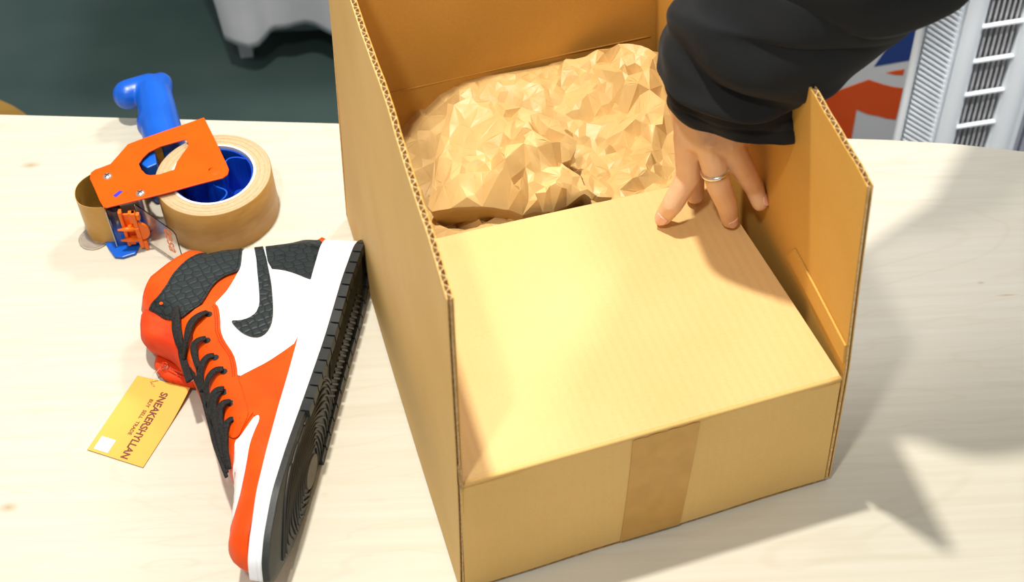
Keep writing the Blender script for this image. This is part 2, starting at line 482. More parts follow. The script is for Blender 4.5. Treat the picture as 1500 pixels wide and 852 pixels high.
# ================================================================ TABLE
tb = empty('packing_table', (0, -0.3, FZ), 'long pale birch plywood packing table with rounded far right corner', 'table')
def in_frame(o, parent):       # world-built child, keep its place under an empty
    o.parent = parent
    o.matrix_parent_inverse = Matrix.Translation(-Vector(parent.location))
    return o
edge = [(-1.3, 0.3588), (-0.5156, 0.2696), (-0.1685, 0.231), (0.3753, 0.1679), (0.4399, 0.1574), (0.5028, 0.1423), (0.56, 0.122), (0.61, 0.094), (0.65, 0.056), (0.68, 0.0), (0.695, -0.08), (0.70, -0.2), (0.70, -1.0), (-1.3, -1.0)]
o = MB(); o.prism(edge, -0.0008, 0.0); in_frame(o.build('birch_veneer', M['birch']), tb)
o = MB(); o.prism(edge, -0.024, -0.0008); in_frame(o.build('tabletop', M['ply_edge']), tb)
for x, y in ((-1.2, 0.25), (0.55, 0.02), (0.6, -0.9), (-1.2, -0.9)):
    o = MB(); o.tube([(x, y, -0.024), (x, y, FZ)], 0.024, 16); in_frame(shade(o.build('leg', M['table_leg'])), tb)

# ================================================================ CARDBOARD BOX
bx = empty('cardboard_box', (0.04, -0.07, 0.0), 'large open brown corrugated cardboard box with cut corner and folded-in front panel', 'box')
HB, HW = 0.1403, 0.3413
FLb, FRb = Vector((-0.0515, -0.3111, 0)), Vector((0.244, -0.2258, 0))
FLm, FRm = Vector((-0.0461, -0.3062, HB)), Vector((0.2399, -0.2275, HB))
LT, RT = Vector((-0.0385, -0.3057, HW)), Vector((0.2302, -0.2282, HW))
BLb, BRb = Vector((-0.1534, 0.0971, 0)), Vector((0.143, 0.173, 0))
BLt, BRt = Vector((-0.1335, 0.0995, HW)), Vector((0.137, 0.171, HW))
UV, VV = Vector((0.968, 0.25, 0)), Vector((-0.25, 0.968, 0))
TH = 0.0045


def rib_attr(o, vec):
    me = o.data
    a = me.attributes.new('rib', 'FLOAT', 'POINT')
    a.data.foreach_set('value', [v.co.dot(vec) for v in me.vertices])


def board(name, grid, n_in, ribdir, mat_out, mat_in, flute_edge=True, nu=40, nv=14, wob=0.0006, parent=bx, pitch=0.0078, depth=0.05):
    """corrugated panel: a thin outer liner, an inner liner and the wavy fluting sheet between them.
    grid(s, t): s runs along the fluting's waves, t along the flutes (t=1 is the open edge)"""
    n_in = Vector(n_in).normalized()
    rnd = random.Random(name)
    def liner(off0, off1):
        vs, fs = [], []
        for j in range(nv + 1):
            for i in range(nu + 1):
                p = grid(i / nu, j / nv)
                vs.append(p + n_in * off0); vs.append(p + n_in * off1)
        w = nu + 1
        for j in range(nv):
            for i in range(nu):
                a = (j * w + i) * 2; b = a + 2; c = a + 2 * w + 2; d = a + 2 * w
                fs.append((a, b, c, d)); fs.append((d + 1, c + 1, b + 1, a + 1))
        for i in range(nu):
            a, b = i * 2, i * 2 + 2; fs.append((a + 1, b + 1, b, a))
            a, b = (nv * w + i) * 2, (nv * w + i) * 2 + 2; fs.append((a, b, b + 1, a + 1))
        for j in range(nv):
            a, d = j * w * 2, (j + 1) * w * 2; fs.append((a, d, d + 1, a + 1))
            a, d = (j * w + nu) * 2, ((j + 1) * w + nu) * 2; fs.append((a + 1, d + 1, d, a))
        return vs, fs
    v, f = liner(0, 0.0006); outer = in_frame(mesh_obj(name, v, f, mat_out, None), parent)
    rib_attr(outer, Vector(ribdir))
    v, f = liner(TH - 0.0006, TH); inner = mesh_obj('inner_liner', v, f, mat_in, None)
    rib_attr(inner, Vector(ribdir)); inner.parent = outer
    # fluting
    FT = (0.002, 0.15, 0.3, 0.41, 0.55, 0.7, 0.85, 1.0)
    length = (grid(1, 1) - grid(0, 1)).length
    nw = max(4, int(length / pitch)) * 8
    vs, fs = [], []
    for i in range(nw + 1):
        s = i / nw
        ph = 2 * PI * i / 8
        d = TH / 2 + (TH / 2 - 0.0008) * max(-1, min(1, 1.25 * math.sin(ph)))
        jag = rnd.uniform(-0.0008, 0.0003)
        for t in FT:
            p = grid(s, t) + n_in * d
            if t == 1.0: p = p + (grid(s, 1.0) - grid(s, 0.9)).normalized() * jag
            vs.append(p)
    nf_ = len(FT)
    for i in range(nw):
        for k in range(nf_ - 1):
            a = i * nf_ + k; fs.append((a, a + nf_, a + nf_ + 1, a + 1))
    fu = mesh_obj('fluting', vs, fs, M['flute'], None)
    sm = fu.modifiers.new('t', 'SOLIDIFY'); sm.thickness = 0.0005; sm.offset = 0
    fu.parent = outer
    tag(fu, kind='stuff')
    return outer


def lerp3(a, m, b, t, tm):
    return a.lerp(m, t / tm) if t <= tm else m.lerp(b, (t - tm) / (1 - tm))


def wall_grid(b0, m0, t0, b1, m1, t1, bow=0.0, nrm=None, seed=0, edge_wob=0.0005, base=0.004):
    rnd = random.Random(seed)
    ph = [rnd.uniform(0, 6.28) for _ in range(6)]
    def g(s, t):
        tt = t
        A = lerp3(b0, m0, t0, tt, 0.41); B = lerp3(b1, m1, t1, tt, 0.41)
        p = A.lerp(B, s)
        k = math.sin(PI * s) * math.sin(PI * min(1, t * 0.8 + 0.1))
        w = bow * k + 0.0009 * (math.sin(7 * s + ph[0]) * math.sin(4 * t + ph[1]) + 0.5 * math.sin(19 * s + ph[2]) * t)
        p = p + nrm * w
        p.z += base * (1 - t)
        if t > 0.98: p.z += edge_wob * (math.sin(37 * s + ph[3]) + math.sin(71 * s + ph[4]))
        return p
    return g


BLm, BRm = BLb.lerp(BLt, 0.41), BRb.lerp(BRt, 0.41)
lw = board('left_wall', wall_grid(FLb, FLm, LT, BLb, BLm, BLt, 0.001, -UV, 3), UV, VV, M['card'], M['card_in_shaded'])
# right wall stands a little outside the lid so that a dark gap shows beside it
rw = board('right_wall', wall_grid(FRb + UV * 0.0045, FRm + UV * 0.0075 + VV * 0.003, RT + UV * 0.0045, BRb + UV * 0.0045, BRm + UV * 0.0045, BRt + UV * 0.0045, 0.004, UV, 5), -UV, VV, M['card'], M['card_in_shaded'])
bw = board('back_wall', wall_grid(BLb, BLm, BLt, BRb, BRm, BRt, 0.001, VV, 7), -VV, UV, M['card'], M['card_in_shaded'])
rwg = wall_grid(FRb + UV * 0.0045, FRm + UV * 0.0075 + VV * 0.003, RT + UV * 0.0045, BRb + UV * 0.0045, BRm + UV * 0.0045, BRt + UV * 0.0045, 0.004, UV, 5)
vs, fs = [], []
for off in (TH + 0.0002, TH + 0.0018):
    for j in range(9):
        for i in range(13):
            t_ = 0.44 + (0.505 - 0.44) * j / 8
            sx_ = i / 12 * (0.27 - 0.03 * j / 8) + 0.001
            vs.append(rwg(sx_, t_) - UV * off)
for j in range(8):
    for i in range(12):
        a = j * 13 + i; fs.append((a, a + 1, a + 14, a + 13)); a += 117; fs.append((a, a + 13, a + 14, a + 1))
for i in range(12):
    for j in (0, 8):
        a = j * 13 + i; fs.append((a, a + 1, a + 118, a + 117))
for j in range(8):
    for i in (0, 12):
        a = j * 13 + i; fs.append((a, a + 13, a + 130, a + 117))
s_ = mesh_obj('glue_tab', vs, fs, M['card_in_shaded']); rib_attr(s_, VV); in_frame(s_, bx)
# score line across the back wall at the height of the folded panel
o = MB()
a, b_ = BLb.lerp(BLt, 0.42) + Vector((0, 0, 0.003)), BRb.lerp(BRt, 0.42) + Vector((0, 0, 0.003))
pts = [a.lerp(b_, k / 20) - VV * (TH + 0.0005 - 0.0012 * math.sin(PI * k / 20)) + UV * 0.0 for k in range(21)]
sc = o
sc.tube([pts[0] + UV * 0.005] + pts[1:-1] + [pts[-1] - UV * 0.005], 0.0007, 6)
s_ = sc.build('score_line', M['card_in_shaded'], None, True); rib_attr(s_, UV); in_frame(s_, bx)
# front wall, only as high as the folded lid
def fgrid(s, t):
    A = (FLb + UV * 0.0045 + Vector((0, 0, 0.005))).lerp(FLm + UV * 0.003, t); B = (FRb + Vector((0, 0, 0.005))).lerp(FRm, t)
    p = A.lerp(B, s)
    return p - VV * (0.0012 * math.sin(PI * s) * math.sin(PI * t) + 0.0004 * math.sin(13 * s + 4 * t)) - Vector((0, 0, 0.0012 * (t > 0.99)))
fw = board('front_wall', fgrid, VV, UV, M['card'], M['card_in_shaded'])
# lid: the upper part of the front wall folded back over the paper
LFL, LFR = FLm + UV * 0.0035, FRm - UV * 0.0
LBL, LBR = Vector((-0.0985, -0.0758, HB)), Vector((0.1695, -0.0129, HB))
def lgrid(s, t):
    A = LFL.lerp(LBL, t); B = LFR.lerp(LBR, t)
    p = A.lerp(B, s)
    p.z += 0.0004 * math.sin(6 * s + 2) * math.sin(5 * t) - 0.0022 * math.sin(PI * t) * math.sin(PI * s)
    r = 0.006
    if t < 0.03: p.z -= 0.0013 * (1 - t / 0.03) ** 2
    return p
ld = board('folded_lid', lgrid, (0, 0, -1), UV, M['card_lid_lit'], M['card_in_shaded'], nu=40, nv=40)
# rounded fold between front wall and lid
o = MB()
fold = [LFL.lerp(LFR, k / 24) - Vector((0, 0, 0.0018)) + VV * 0.0012 for k in range(25)]
o.tube(fold, 0.0019, 10); s_ = o.build('fold', M['card'], None, True); rib_attr(s_, UV); in_frame(s_, bx)
# bottom flaps, slightly proud under the front wall
o = MB()
ins = 0.002
o.slab(FLb + UV * ins + VV * 0.0015, FRb - UV * ins + VV * 0.0015, BRb - UV * ins - VV * ins, BLb + UV * ins - VV * ins, (0, 0, 0.0022))
s_ = o.build('bottom_flap', M['cut_edge']); rib_attr(s_, UV); in_frame(s_, bx)
o = MB(); m1, m2 = FLb.lerp(FRb, 0.02), FLb.lerp(FRb, 0.98)
o.slab(m1 + VV * 0.003 + Vector((0, 0, .0026)), m2 + VV * 0.003 + Vector((0, 0, .0026)), m2 + VV * 0.19 + Vector((0, 0, .0026)), m1 + VV * 0.19 + Vector((0, 0, .0026)), (0, 0, 0.0016))
s_ = o.build('bottom_flap', M['cut_edge']); rib_attr(s_, UV); in_frame(s_, bx)
# torn tab left at the front left corner, and corner slit of the right wall
o = MB()
c0 = FLm + UV * 0.0022 - VV * 0.001
o.slab(c0 + Vector((0, 0, -0.004)), c0 + Vector((0, 0, 0.022)), c0 + VV * 0.010 + Vector((0, 0, 0.026)), c0 + VV * 0.012 + Vector((0, 0, -0.004)), UV * 0.003)
in_frame(tag(o.build('torn_tab', M['cut_edge']), 'small torn cardboard tab'), bx)
# kraft packing tape over the seam of the front wall
tp = MB()
tq = [Vector(p) for p in [(0.0786, -0.2714, 0.1403), (0.1314, -0.2576, 0.1403), (0.0724, -0.2742, 0.0), (0.1212, -0.2613, 0.0)]]
def onfront(s, t, off=0.0004): return fgrid(s, t) - VV * off
def sfrac(p): return (p - FLb).dot(FRb - FLb) / (FRb - FLb).length_squared
s0t, s1t, s0b, s1b = sfrac(tq[0]), sfrac(tq[1]), sfrac(tq[2]), sfrac(tq[3])
vs, fs = [], []
nx, nz = 10, 12
for j in range(nz + 1):
    t = j / nz * 0.965
    for i in range(nx + 1):
        s = (s0b + (s0t - s0b) * t) * (1 - i / nx) + (s1b + (s1t - s1b) * t) * (i / nx)
        p = onfront(s, t)
        if j == nz: p.z += 0.0007 * math.sin(i * 2.3)
        vs.append(p)
for j in range(nz):
    for i in range(nx):
        a = j * (nx + 1) + i; fs.append((a, a + 1, a + nx + 2, a + nx + 1))
tp = mesh_obj('packing_tape', vs, fs, M['tape'], None)
sm = tp.modifiers.new('t', 'SOLIDIFY'); sm.thickness = 0.00025; sm.offset = 1
in_frame(tag(tp, 'darker brown strip of packing tape'), bx)


# ================================================================ CRUMPLED KRAFT PAPER
def tin(points, q):
    """interpolate z over a Delaunay net of (x, y, z) points at the query points q (n,2)"""
    v, e, f, ov, oe, of = geometry.delaunay_2d_cdt([Vector(p[:2]) for p in points], [], [], 0, 1e-7)
    zs = np.array([points[l[0]][2] for l in ov]); V = np.array([tuple(p) for p in v])
    out = np.full(len(q), np.nan)
    for t in f:
        a, b, c = V[t[0]], V[t[1]], V[t[2]]
        den = (b[1] - c[1]) * (a[0] - c[0]) + (c[0] - b[0]) * (a[1] - c[1])
        if abs(den) < 1e-12: continue
        l1 = ((b[1] - c[1]) * (q[:, 0] - c[0]) + (c[0] - b[0]) * (q[:, 1] - c[1])) / den
        l2 = ((c[1] - a[1]) * (q[:, 0] - c[0]) + (a[0] - c[0]) * (q[:, 1] - c[1])) / den
        l3 = 1 - l1 - l2
        k = (l1 >= -1e-6) & (l2 >= -1e-6) & (l3 >= -1e-6)
        out[k] = (l1 * zs[t[0]] + l2 * zs[t[1]] + l3 * zs[t[2]])[k]
    return out


def paper(name, outline, pts, label, seed, rough1=0.0030, rough2=0.0010, skirt=0.02, sp=0.003, ncre=1900):
    rnd = random.Random(seed)
    allp = list(outline) + list(pts)
    # keep heights single-valued: later points win when two lie too close
    keep = []
    for p in allp:
        if all(math.hypot(p[0] - k[0], p[1] - k[1]) > 0.0022 for k in keep): keep.append(p)
    oc = [tuple(p[:2]) for p in outline]
    x0, x1 = min(p[0] for p in oc) - .01, max(p[0] for p in oc) + .01; y0, y1 = min(p[1] for p in oc) - .01, max(p[1] for p in oc) + .01

    def grid_soft(net, G, sig):
        gx, gy = np.arange(x0, x1, G), np.arange(y0, y1, G)
        XX, YY = np.meshgrid(gx, gy)
        gz = tin(net, np.stack([XX.ravel(), YY.ravel()], 1)).reshape(XX.shape)
        w = (~np.isnan(gz)).astype(float); gz = np.nan_to_num(gz)
        ker = np.exp(-0.5 * (np.arange(-6, 7) / sig) ** 2); ker /= ker.sum()
        def blur(A):
            A = np.apply_along_axis(lambda m_: np.convolve(m_, ker, 'same'), 0, A)
            return np.apply_along_axis(lambda m_: np.convolve(m_, ker, 'same'), 1, A)
        gz = blur(gz) / np.maximum(blur(w), 1e-3)
        def ev(q):
            fx, fy = (q[:, 0] - x0) / G, (q[:, 1] - y0) / G
            ix, iy = np.clip(fx.astype(int), 0, len(gx) - 2), np.clip(fy.astype(int), 0, len(gy) - 2)
            ax_, ay_ = np.clip(fx - ix, 0, 1), np.clip(fy - iy, 0, 1)
            return gz[iy, ix] * (1 - ax_) * (1 - ay_) + gz[iy, ix + 1] * ax_ * (1 - ay_) + gz[iy + 1, ix] * (1 - ax_) * ay_ + gz[iy + 1, ix + 1] * ax_ * ay_
        return ev
    broad = grid_soft(keep, 0.002, 1.5)
    # the crease net: long ridges and valleys, with clusters of small crumples between them
    net = [tuple(p) for p in keep if seg_dist(p[0], p[1], oc + oc[:1]) < 1e-5]
    def addp(x, y, dz, dmin):
        if not inside((x, y), oc): return None
        if any((x - k[0]) ** 2 + (y - k[1]) ** 2 < dmin * dmin for k in net): return None
        net.append((x, y, float(broad(np.array([[x, y]]))[0]) + dz)); return len(net) - 1
    for p in keep:
        if inside(tuple(p[:2]), oc):
            b_z = float(broad(np.array([[p[0], p[1]]]))[0])
            addp(p[0], p[1], 1.0 * (p[2] - b_z), 0.003)
    base_a = rnd.uniform(0, PI)
    lines = []
    for _ in range(int((x1 - x0) * (y1 - y0) * ncre)):
        c = (rnd.uniform(x0, x1), rnd.uniform(y0, y1))
        a_ = base_a + rnd.gauss(0, 0.8); L_ = rnd.uniform(0.02, 0.07); cv = rnd.uniform(-14, 14)
        amp = rnd.choice((1, 1, 1, -1)) * rnd.uniform(.0016, .0056) * rough1 / .0022
        n_ = int(L_ / 0.0065) + 1; prev = None
        x, y = c[0] - math.cos(a_) * L_ / 2, c[1] - math.sin(a_) * L_ / 2
        for k in range(n_ + 1):
            i_ = addp(x, y, amp * math.sin(PI * (k + .3) / (n_ + .6)), 0.0036)
            if prev is not None and i_ is not None: lines.append((prev, i_))
            prev = i_
            # the foot of the fold runs close beside its steep flank
            if i_ is not None and rnd.random() < 0.5: addp(x - math.sin(a_) * .0045, y + math.cos(a_) * .0045, -amp * 0.45, 0.0032)
            x += math.cos(a_) * 0.0065; y += math.sin(a_) * 0.0065; a_ += cv * 0.0065
    for _ in range(int((x1 - x0) * (y1 - y0) * 380)):
        c = (rnd.uniform(x0, x1), rnd.uniform(y0, y1)); rad_ = rnd.uniform(.006, .016)
        for k in range(7):
            addp(c[0] + rnd.gauss(0, rad_), c[1] + rnd.gauss(0, rad_), rnd.uniform(-1, 1) * rough2 * 1.2, 0.0032)
    tv, te, tf, tov, _a, _b = geometry.delaunay_2d_cdt([Vector(p[:2]) for p in net], lines, [], 0, 1e-7)
    netz = [(tv[i][0], tv[i][1], (net[l_[0]][2] if l_ else float(broad(np.array([[tv[i][0], tv[i][1]]]))[0]))) for i, l_ in enumerate(tov)]
    v, f, _e = fill2d(outline, sp)
    bed = boundary_edges([tuple(t) for t in f])
    n0_ = len(v)
    bs_ = [Vector(v[i]) for e_ in bed for i in e_]
    iv = [Vector(p) for i, p in enumerate(v)]
    allv = iv + [Vector(p) for p in tv]
    ced = [tuple(x) for x in bed]
    for x, y in te:
        if inside(tuple((Vector(tv[x]) + Vector(tv[y])) / 2), oc): ced.append((x + n0_, y + n0_))
    v, _e, f, _o1, _o2, _o3 = geometry.delaunay_2d_cdt(allv, ced, [], 0, 1e-5)
    f = [t for t in f if inside(tuple((Vector(v[t[0]]) + Vector(v[t[1]]) + Vector(v[t[2]])) / 3), oc)]
    q = np.array([tuple(p) for p in v])
    zl = tin(netz, q); soft = grid_soft(netz, 0.0012, 1.5)
    zf = soft(q)
    zl = np.where(np.isnan(zl), zf, zl)
    z = 0.62 * zl + 0.38 * zf
    z = z + 0.0004 * np.sin(q[:, 0] * 310 + q[:, 1] * 120) * np.sin(q[:, 1] * 270 - q[:, 0] * 90)
    verts = [(q[i, 0], q[i, 1], z[i]) for i in range(len(q))]
    faces = [tuple(t) for t in f]
    if skirt:
        cx, cy = q[:, 0].mean(), q[:, 1].mean()
        mp = {}
        for a, b in boundary_edges(faces):
            for i in (a, b):
                if i not in mp:
                    mp[i] = len(verts)
                    x, y, zz = verts[i]
                    d = math.hypot(cx - x, cy - y)
                    verts.append((x + (cx - x) / d * 0.006, y + (cy - y) / d * 0.006, zz - skirt))
            faces.append((b, a, mp[a], mp[b]))
    o = mesh_obj(name, verts, faces, M['kraft'], None, True)
    o.data.set_sharp_from_angle(angle=math.radians(15))
    sm = o.modifiers.new('t', 'SOLIDIFY'); sm.thickness = 0.0003
    return tag(o, label, 'paper', 'crumpled kraft paper in the box')


# outlines run clockwise or counter-clockwise in the box; heights are above the table
smooth_out = [tuple(LBL + VV * 0.0 + UV * 0.012 + Vector((0, 0, -0.05)))] + [(-0.0828, 0.0243, 0.055), (-0.0657, 0.0326, 0.06), (-0.0577, 0.0556, 0.08), (-0.0515, 0.0692, 0.095), (-0.0098, 0.0653, 0.11), (0.0407, 0.0565, 0.115), (0.0677, 0.0825, 0.12), (0.0717, 0.1422, 0.125), (0.0671, 0.1528, 0.135), (0.0429, 0.1382, 0.1425), (0.0193, 0.1319, 0.143), (-0.017, 0.1287, 0.141), (-0.0379, 0.1255, 0.138), (-0.0589, 0.1234, 0.132), (-0.0834, 0.1263, 0.118), (-0.0989, 0.1256, 0.105)] + [tuple(BLb + UV * 0.012 - VV * 0.03 + Vector((0, 0, 0.085))), tuple(FLb + VV * 0.3 + UV * 0.010 + Vector((0, 0, 0.075)))]
smooth_in = [(-0.0133, 0.1106, 0.147), (-0.01, 0.1004, 0.143), (0.0025, 0.0975, 0.138), (0.0336, 0.1056, 0.149), (0.0334, 0.0802, 0.138), (-0.0513, 0.1074, 0.132), (-0.0483, 0.1022, 0.12), (-0.0608, 0.0897, 0.108), (-0.08, 0.0807, 0.093), (-0.0675, 0.1025, 0.121), (-0.0765, 0.0451, 0.07), (-0.0886, 0.0704, 0.082), (-0.0379, 0.1025, 0.143), (-0.0274, 0.1097, 0.146), (0.0162, 0.1157, 0.148), (0.0176, 0.0908, 0.143), (0.0522, 0.1193, 0.146), (0.0561, 0.1012, 0.138)]
paper('kraft_paper', smooth_out, smooth_in, 'smooth back left sheet of brown kraft paper lying against the left wall', 11, 0.0018, 0.0006, 0.03)
back_out = [(0.0429, 0.1384, 0.142), (0.062, 0.146, 0.14), (0.066, 0.1347, 0.15), (0.0865, 0.1354, 0.16), (0.1048, 0.1354, 0.166), (0.106, 0.1347, 0.156), (0.1242, 0.13, 0.166), (0.1343, 0.127, 0.16), (0.1399, 0.1266, 0.16), (0.1453, 0.1154, 0.15), (0.1481, 0.0906, 0.138), (0.1516, 0.0816, 0.135), (0.1565, 0.0651, 0.13), (0.1553, 0.0367, 0.126), (0.1513, 0.0057, 0.122), (0.1556, -0.0181, 0.118)] + [tuple(LBR + VV * -0.03 - UV * 0.012 + Vector((0, 0, -0.030))), tuple(LBR.lerp(LBL, 0.35) - VV * 0.03 + Vector((0, 0, -0.032)))] + [(0.0576, 0.0064, 0.1), (0.0519, 0.034, 0.108), (0.0413, 0.0679, 0.118), (0.0323, 0.0875, 0.128), (0.039, 0.114, 0.138)]
back_in = [(0.0604, 0.1276, 0.15), (0.0673, 0.1353, 0.138), (0.0766, 0.1213, 0.146), (0.0779, 0.1227, 0.158), (0.1053, 0.1166, 0.166), (0.1072, 0.1047, 0.17), (0.1033, 0.1068, 0.16), (0.1043, 0.1076, 0.152), (0.0804, 0.121, 0.151), (0.0842, 0.103, 0.148), (0.0966, 0.1308, 0.145), (0.0693, 0.1071, 0.142), (0.0691, 0.0855, 0.146), (0.1054, 0.0876, 0.16), (0.1058, 0.0884, 0.146), (0.0953, 0.0809, 0.14), (0.0871, 0.0725, 0.138), (0.0713, 0.0623, 0.14), (0.0532, 0.0526, 0.145), (0.0565, 0.0664, 0.128), (0.0772, 0.0734, 0.126), (0.0932, 0.0837, 0.124), (0.1051, 0.105, 0.128), (0.1318, 0.1059, 0.172), (0.1364, 0.1137, 0.17), (0.1222, 0.1069, 0.162), (0.1174, 0.1059, 0.15), (0.1078, 0.087, 0.162), (0.1175, 0.084, 0.164), (0.1274, 0.0807, 0.158), (0.1403, 0.0709, 0.152), (0.1303, 0.0802, 0.145), (0.1189, 0.0811, 0.15), (0.1175, 0.052, 0.148), (0.1231, 0.0465, 0.15), (0.129, 0.0446, 0.15), (0.1357, 0.0488, 0.148), (0.1379, 0.0619, 0.146), (0.1355, 0.0806, 0.141), (0.1392, 0.0602, 0.135), (0.1221, 0.0117, 0.152), (0.1262, 0.0506, 0.142), (0.1247, 0.0281, 0.143), (0.1399, 0.0474, 0.134), (0.133, 0.0288, 0.135), (0.1438, -0.0037, 0.142), (0.1268, 0.0162, 0.134), (0.1355, -0.0162, 0.138), (0.1415, -0.0013, 0.12), (0.1097, -0.0075, 0.142), (0.1195, -0.0065, 0.139), (0.1051, -0.0065, 0.138), (0.0942, -0.0228, 0.134), (0.11, -0.0106, 0.124), (0.1076, 0.0196, 0.132), (0.0889, 0.0335, 0.142), (0.092, 0.0385, 0.132), (0.079, 0.0308, 0.13), (0.1067, 0.0674, 0.138), (0.1025, 0.0487, 0.142), (0.1141, 0.0499, 0.13), (0.0623, 0.0027, 0.138), (0.0554, 0.0087, 0.136), (0.0638, -0.0101, 0.142), (0.086, -0.0057, 0.131), (0.0688, 0.0265, 0.128), (0.0606, 0.0528, 0.124)]
paper('kraft_paper', back_out, back_in, 'bunched right-hand sheet of brown kraft paper in the back corner', 5, 0.0022, 0.0008, 0.03)
pouch_out = [(-0.0665, -0.0193, 0.128), (-0.0628, -0.0003, 0.136), (-0.0597, 0.018, 0.145), (-0.054, 0.0399, 0.154), (-0.0482, 0.0567, 0.163), (-0.0468, 0.0645, 0.168), (-0.0412, 0.0582, 0.172), (-0.0267, 0.0632, 0.176), (-0.0148, 0.0621, 0.17), (-0.005, 0.058, 0.173), (0.0154, 0.0459, 0.176), (0.026, 0.0394, 0.177), (0.0403, 0.0371, 0.17), (0.0472, 0.0321, 0.166), (0.0517, 0.0254, 0.163), (0.0604, 0.0188, 0.16), (0.0593, 0.013, 0.155), (0.0541, 0.0064, 0.15), (0.0467, 0.0045, 0.148), (0.0543, -0.0015, 0.146), (0.0615, -0.0085, 0.145), (0.0639, -0.0162, 0.143), (0.0747, -0.0255, 0.138), (0.0866, -0.0263, 0.136), (0.0701, -0.024, 0.13), (0.0481, -0.0308, 0.13), (0.037, -0.0367, 0.131), (0.0286, -0.0381, 0.132), (0.0118, -0.0412, 0.134), (0.0002, -0.035, 0.136), (-0.021, -0.0328, 0.14), (-0.0473, -0.0307, 0.137), (-0.0633, -0.0262, 0.13)]
pouch_in = [(-0.045, 0.0656, 0.158), (-0.0503, 0.0635, 0.152), (-0.0556, 0.0167, 0.151), (-0.0382, 0.0175, 0.158), (-0.0185, 0.0135, 0.168), (0.001, 0.014, 0.176), (0.0155, 0.0141, 0.183), (0.0201, 0.0203, 0.186), (-0.0079, 0.042, 0.172), (0.002, 0.0429, 0.177), (-0.0375, 0.0433, 0.163), (0.0065, 0.041, 0.168), (0.0304, 0.0305, 0.176), (0.0372, 0.0245, 0.172), (0.0513, 0.019, 0.168), (0.0266, 0.0296, 0.168), (0.0272, 0.0198, 0.164), (0.0236, 0.0122, 0.181), (0.0205, -0.0037, 0.18), (0.0226, -0.0078, 0.174), (0.0067, 0.0031, 0.181), (0.0027, 0.0076, 0.164), (0.0, -0.0154, 0.178), (0.0122, 0.0048, 0.166), (-0.0053, -0.0212, 0.166), (-0.0121, 0.0011, 0.158), (-0.0007, -0.0167, 0.158), (0.0134, -0.0276, 0.171), (0.018, -0.0423, 0.178), (0.006, -0.0262, 0.157), (0.0105, -0.0356, 0.162), (-0.025, -0.0377, 0.156), (-0.0108, -0.0367, 0.158), (-0.0514, -0.0362, 0.147), (-0.001, -0.0153, 0.15), (-0.02, -0.0214, 0.154), (-0.0391, -0.0161, 0.15), (0.0285, -0.0228, 0.152), (0.0316, -0.0337, 0.156), (0.0364, -0.0527, 0.16), (0.0335, -0.0379, 0.14), (0.023, -0.017, 0.16), (0.0283, -0.008, 0.164), (0.0387, 0.0069, 0.172), (0.0389, 0.0162, 0.15), (0.0459, -0.0102, 0.16), (0.0438, -0.0042, 0.146), (0.0521, -0.0055, 0.15), (0.0513, 0.002, 0.136), (0.0447, -0.03, 0.158), (0.0434, -0.0312, 0.146), (0.0475, -0.0421, 0.15), (0.0604, -0.0257, 0.146), (0.0604, -0.0258, 0.136), (0.0534, -0.0225, 0.15), (0.0171, -0.036, 0.146), (0.0264, -0.0406, 0.15), (0.0101, -0.0247, 0.135), (0.0119, -0.0491, 0.148), (0.0462, 0.0138, 0.165), (0.0531, 0.0103, 0.158)]
paper('kraft_paper', pouch_out, pouch_in, 'puffed-up front left sheet of brown kraft paper folded into a pouch', 8, 0.0022, 0.0009, 0.022)
low_out = [(-0.0848, 0.0575, 0.08), (-0.0751, 0.0434, 0.088), (-0.071, 0.0231, 0.092), (-0.0675, -0.0003, 0.105), (-0.0507, -0.0134, 0.118), (-0.0502, -0.0076, 0.106), (-0.0364, -0.0099, 0.112), (-0.0217, -0.0158, 0.116), (-0.0022, -0.0167, 0.118), (0.0124, -0.0176, 0.12), (0.0269, -0.0186, 0.12), (0.0444, -0.0104, 0.118)] + [tuple(LBL.lerp(LBR, 0.55) - VV * 0.02 + Vector((0, 0, -0.022))), tuple(LBL.lerp(LBR, 0.06) - VV * 0.02 + Vector((0, 0, -0.035)))]
low_in = [(-0.0755, 0.0217, 0.098), (-0.0646, -0.0168, 0.112), (-0.0533, -0.0194, 0.116), (-0.0504, -0.0342, 0.118), (-0.0483, -0.0257, 0.1), (-0.0445, -0.0141, 0.1), (-0.0493, -0.0089, 0.102), (-0.0264, -0.0246, 0.122), (-0.0249, -0.0362, 0.12), (-0.0321, -0.0276, 0.108), (-0.0366, -0.021, 0.112), (-0.0412, -0.0419, 0.122), (-0.0124, -0.0205, 0.108), (-0.0024, -0.026, 0.12), (0.0097, -0.029, 0.124), (-0.0635, -0.0357, 0.11)]
paper('kraft_paper', low_out, low_in, 'low crumpled end of brown kraft paper poking out beside the left edge of the lid', 21, 0.0025, 0.0012, 0.02)

# ================================================================ SNEAKER  (lies on its inner side; local x heel to toe, y sole to collar, z up through the shoe)
shoe = empty('high_top_sneaker', (-0.125, 0.0261, 0.0033), 'orange, white and black leather high-top sneaker lying on its side', 'sneaker')
_o, _eL, _eh, _ew = [(-0.12498, 0.02611, 0.0), (-0.18275, -0.98316, 0.0), (-0.9826, 0.18265, -0.03373), (-0.03316, 0.00616, 0.99943)]
_eL, _eh, _ew = Vector(_eL), Vector(_eh), Vector(_ew)
shoe.matrix_world = Matrix(((_eL.x, _eh.x, _ew.x, _o[0]), (_eL.y, _eh.y, _ew.y, _o[1]), (_eL.z, _eh.z, _ew.z, 0.0033), (0, 0, 0, 1)))
Lk = [0.0, 0.0065, 0.0218, 0.0653, 0.1307, 0.196, 0.2504, 0.294, 0.3266, 0.343, 0.3484]
MED = [0.0325, 0.0206, 0.0101, 0.0012, 0.0033, 0.0004, -0.0029, 0.0039, 0.0182, 0.026, 0.0366]
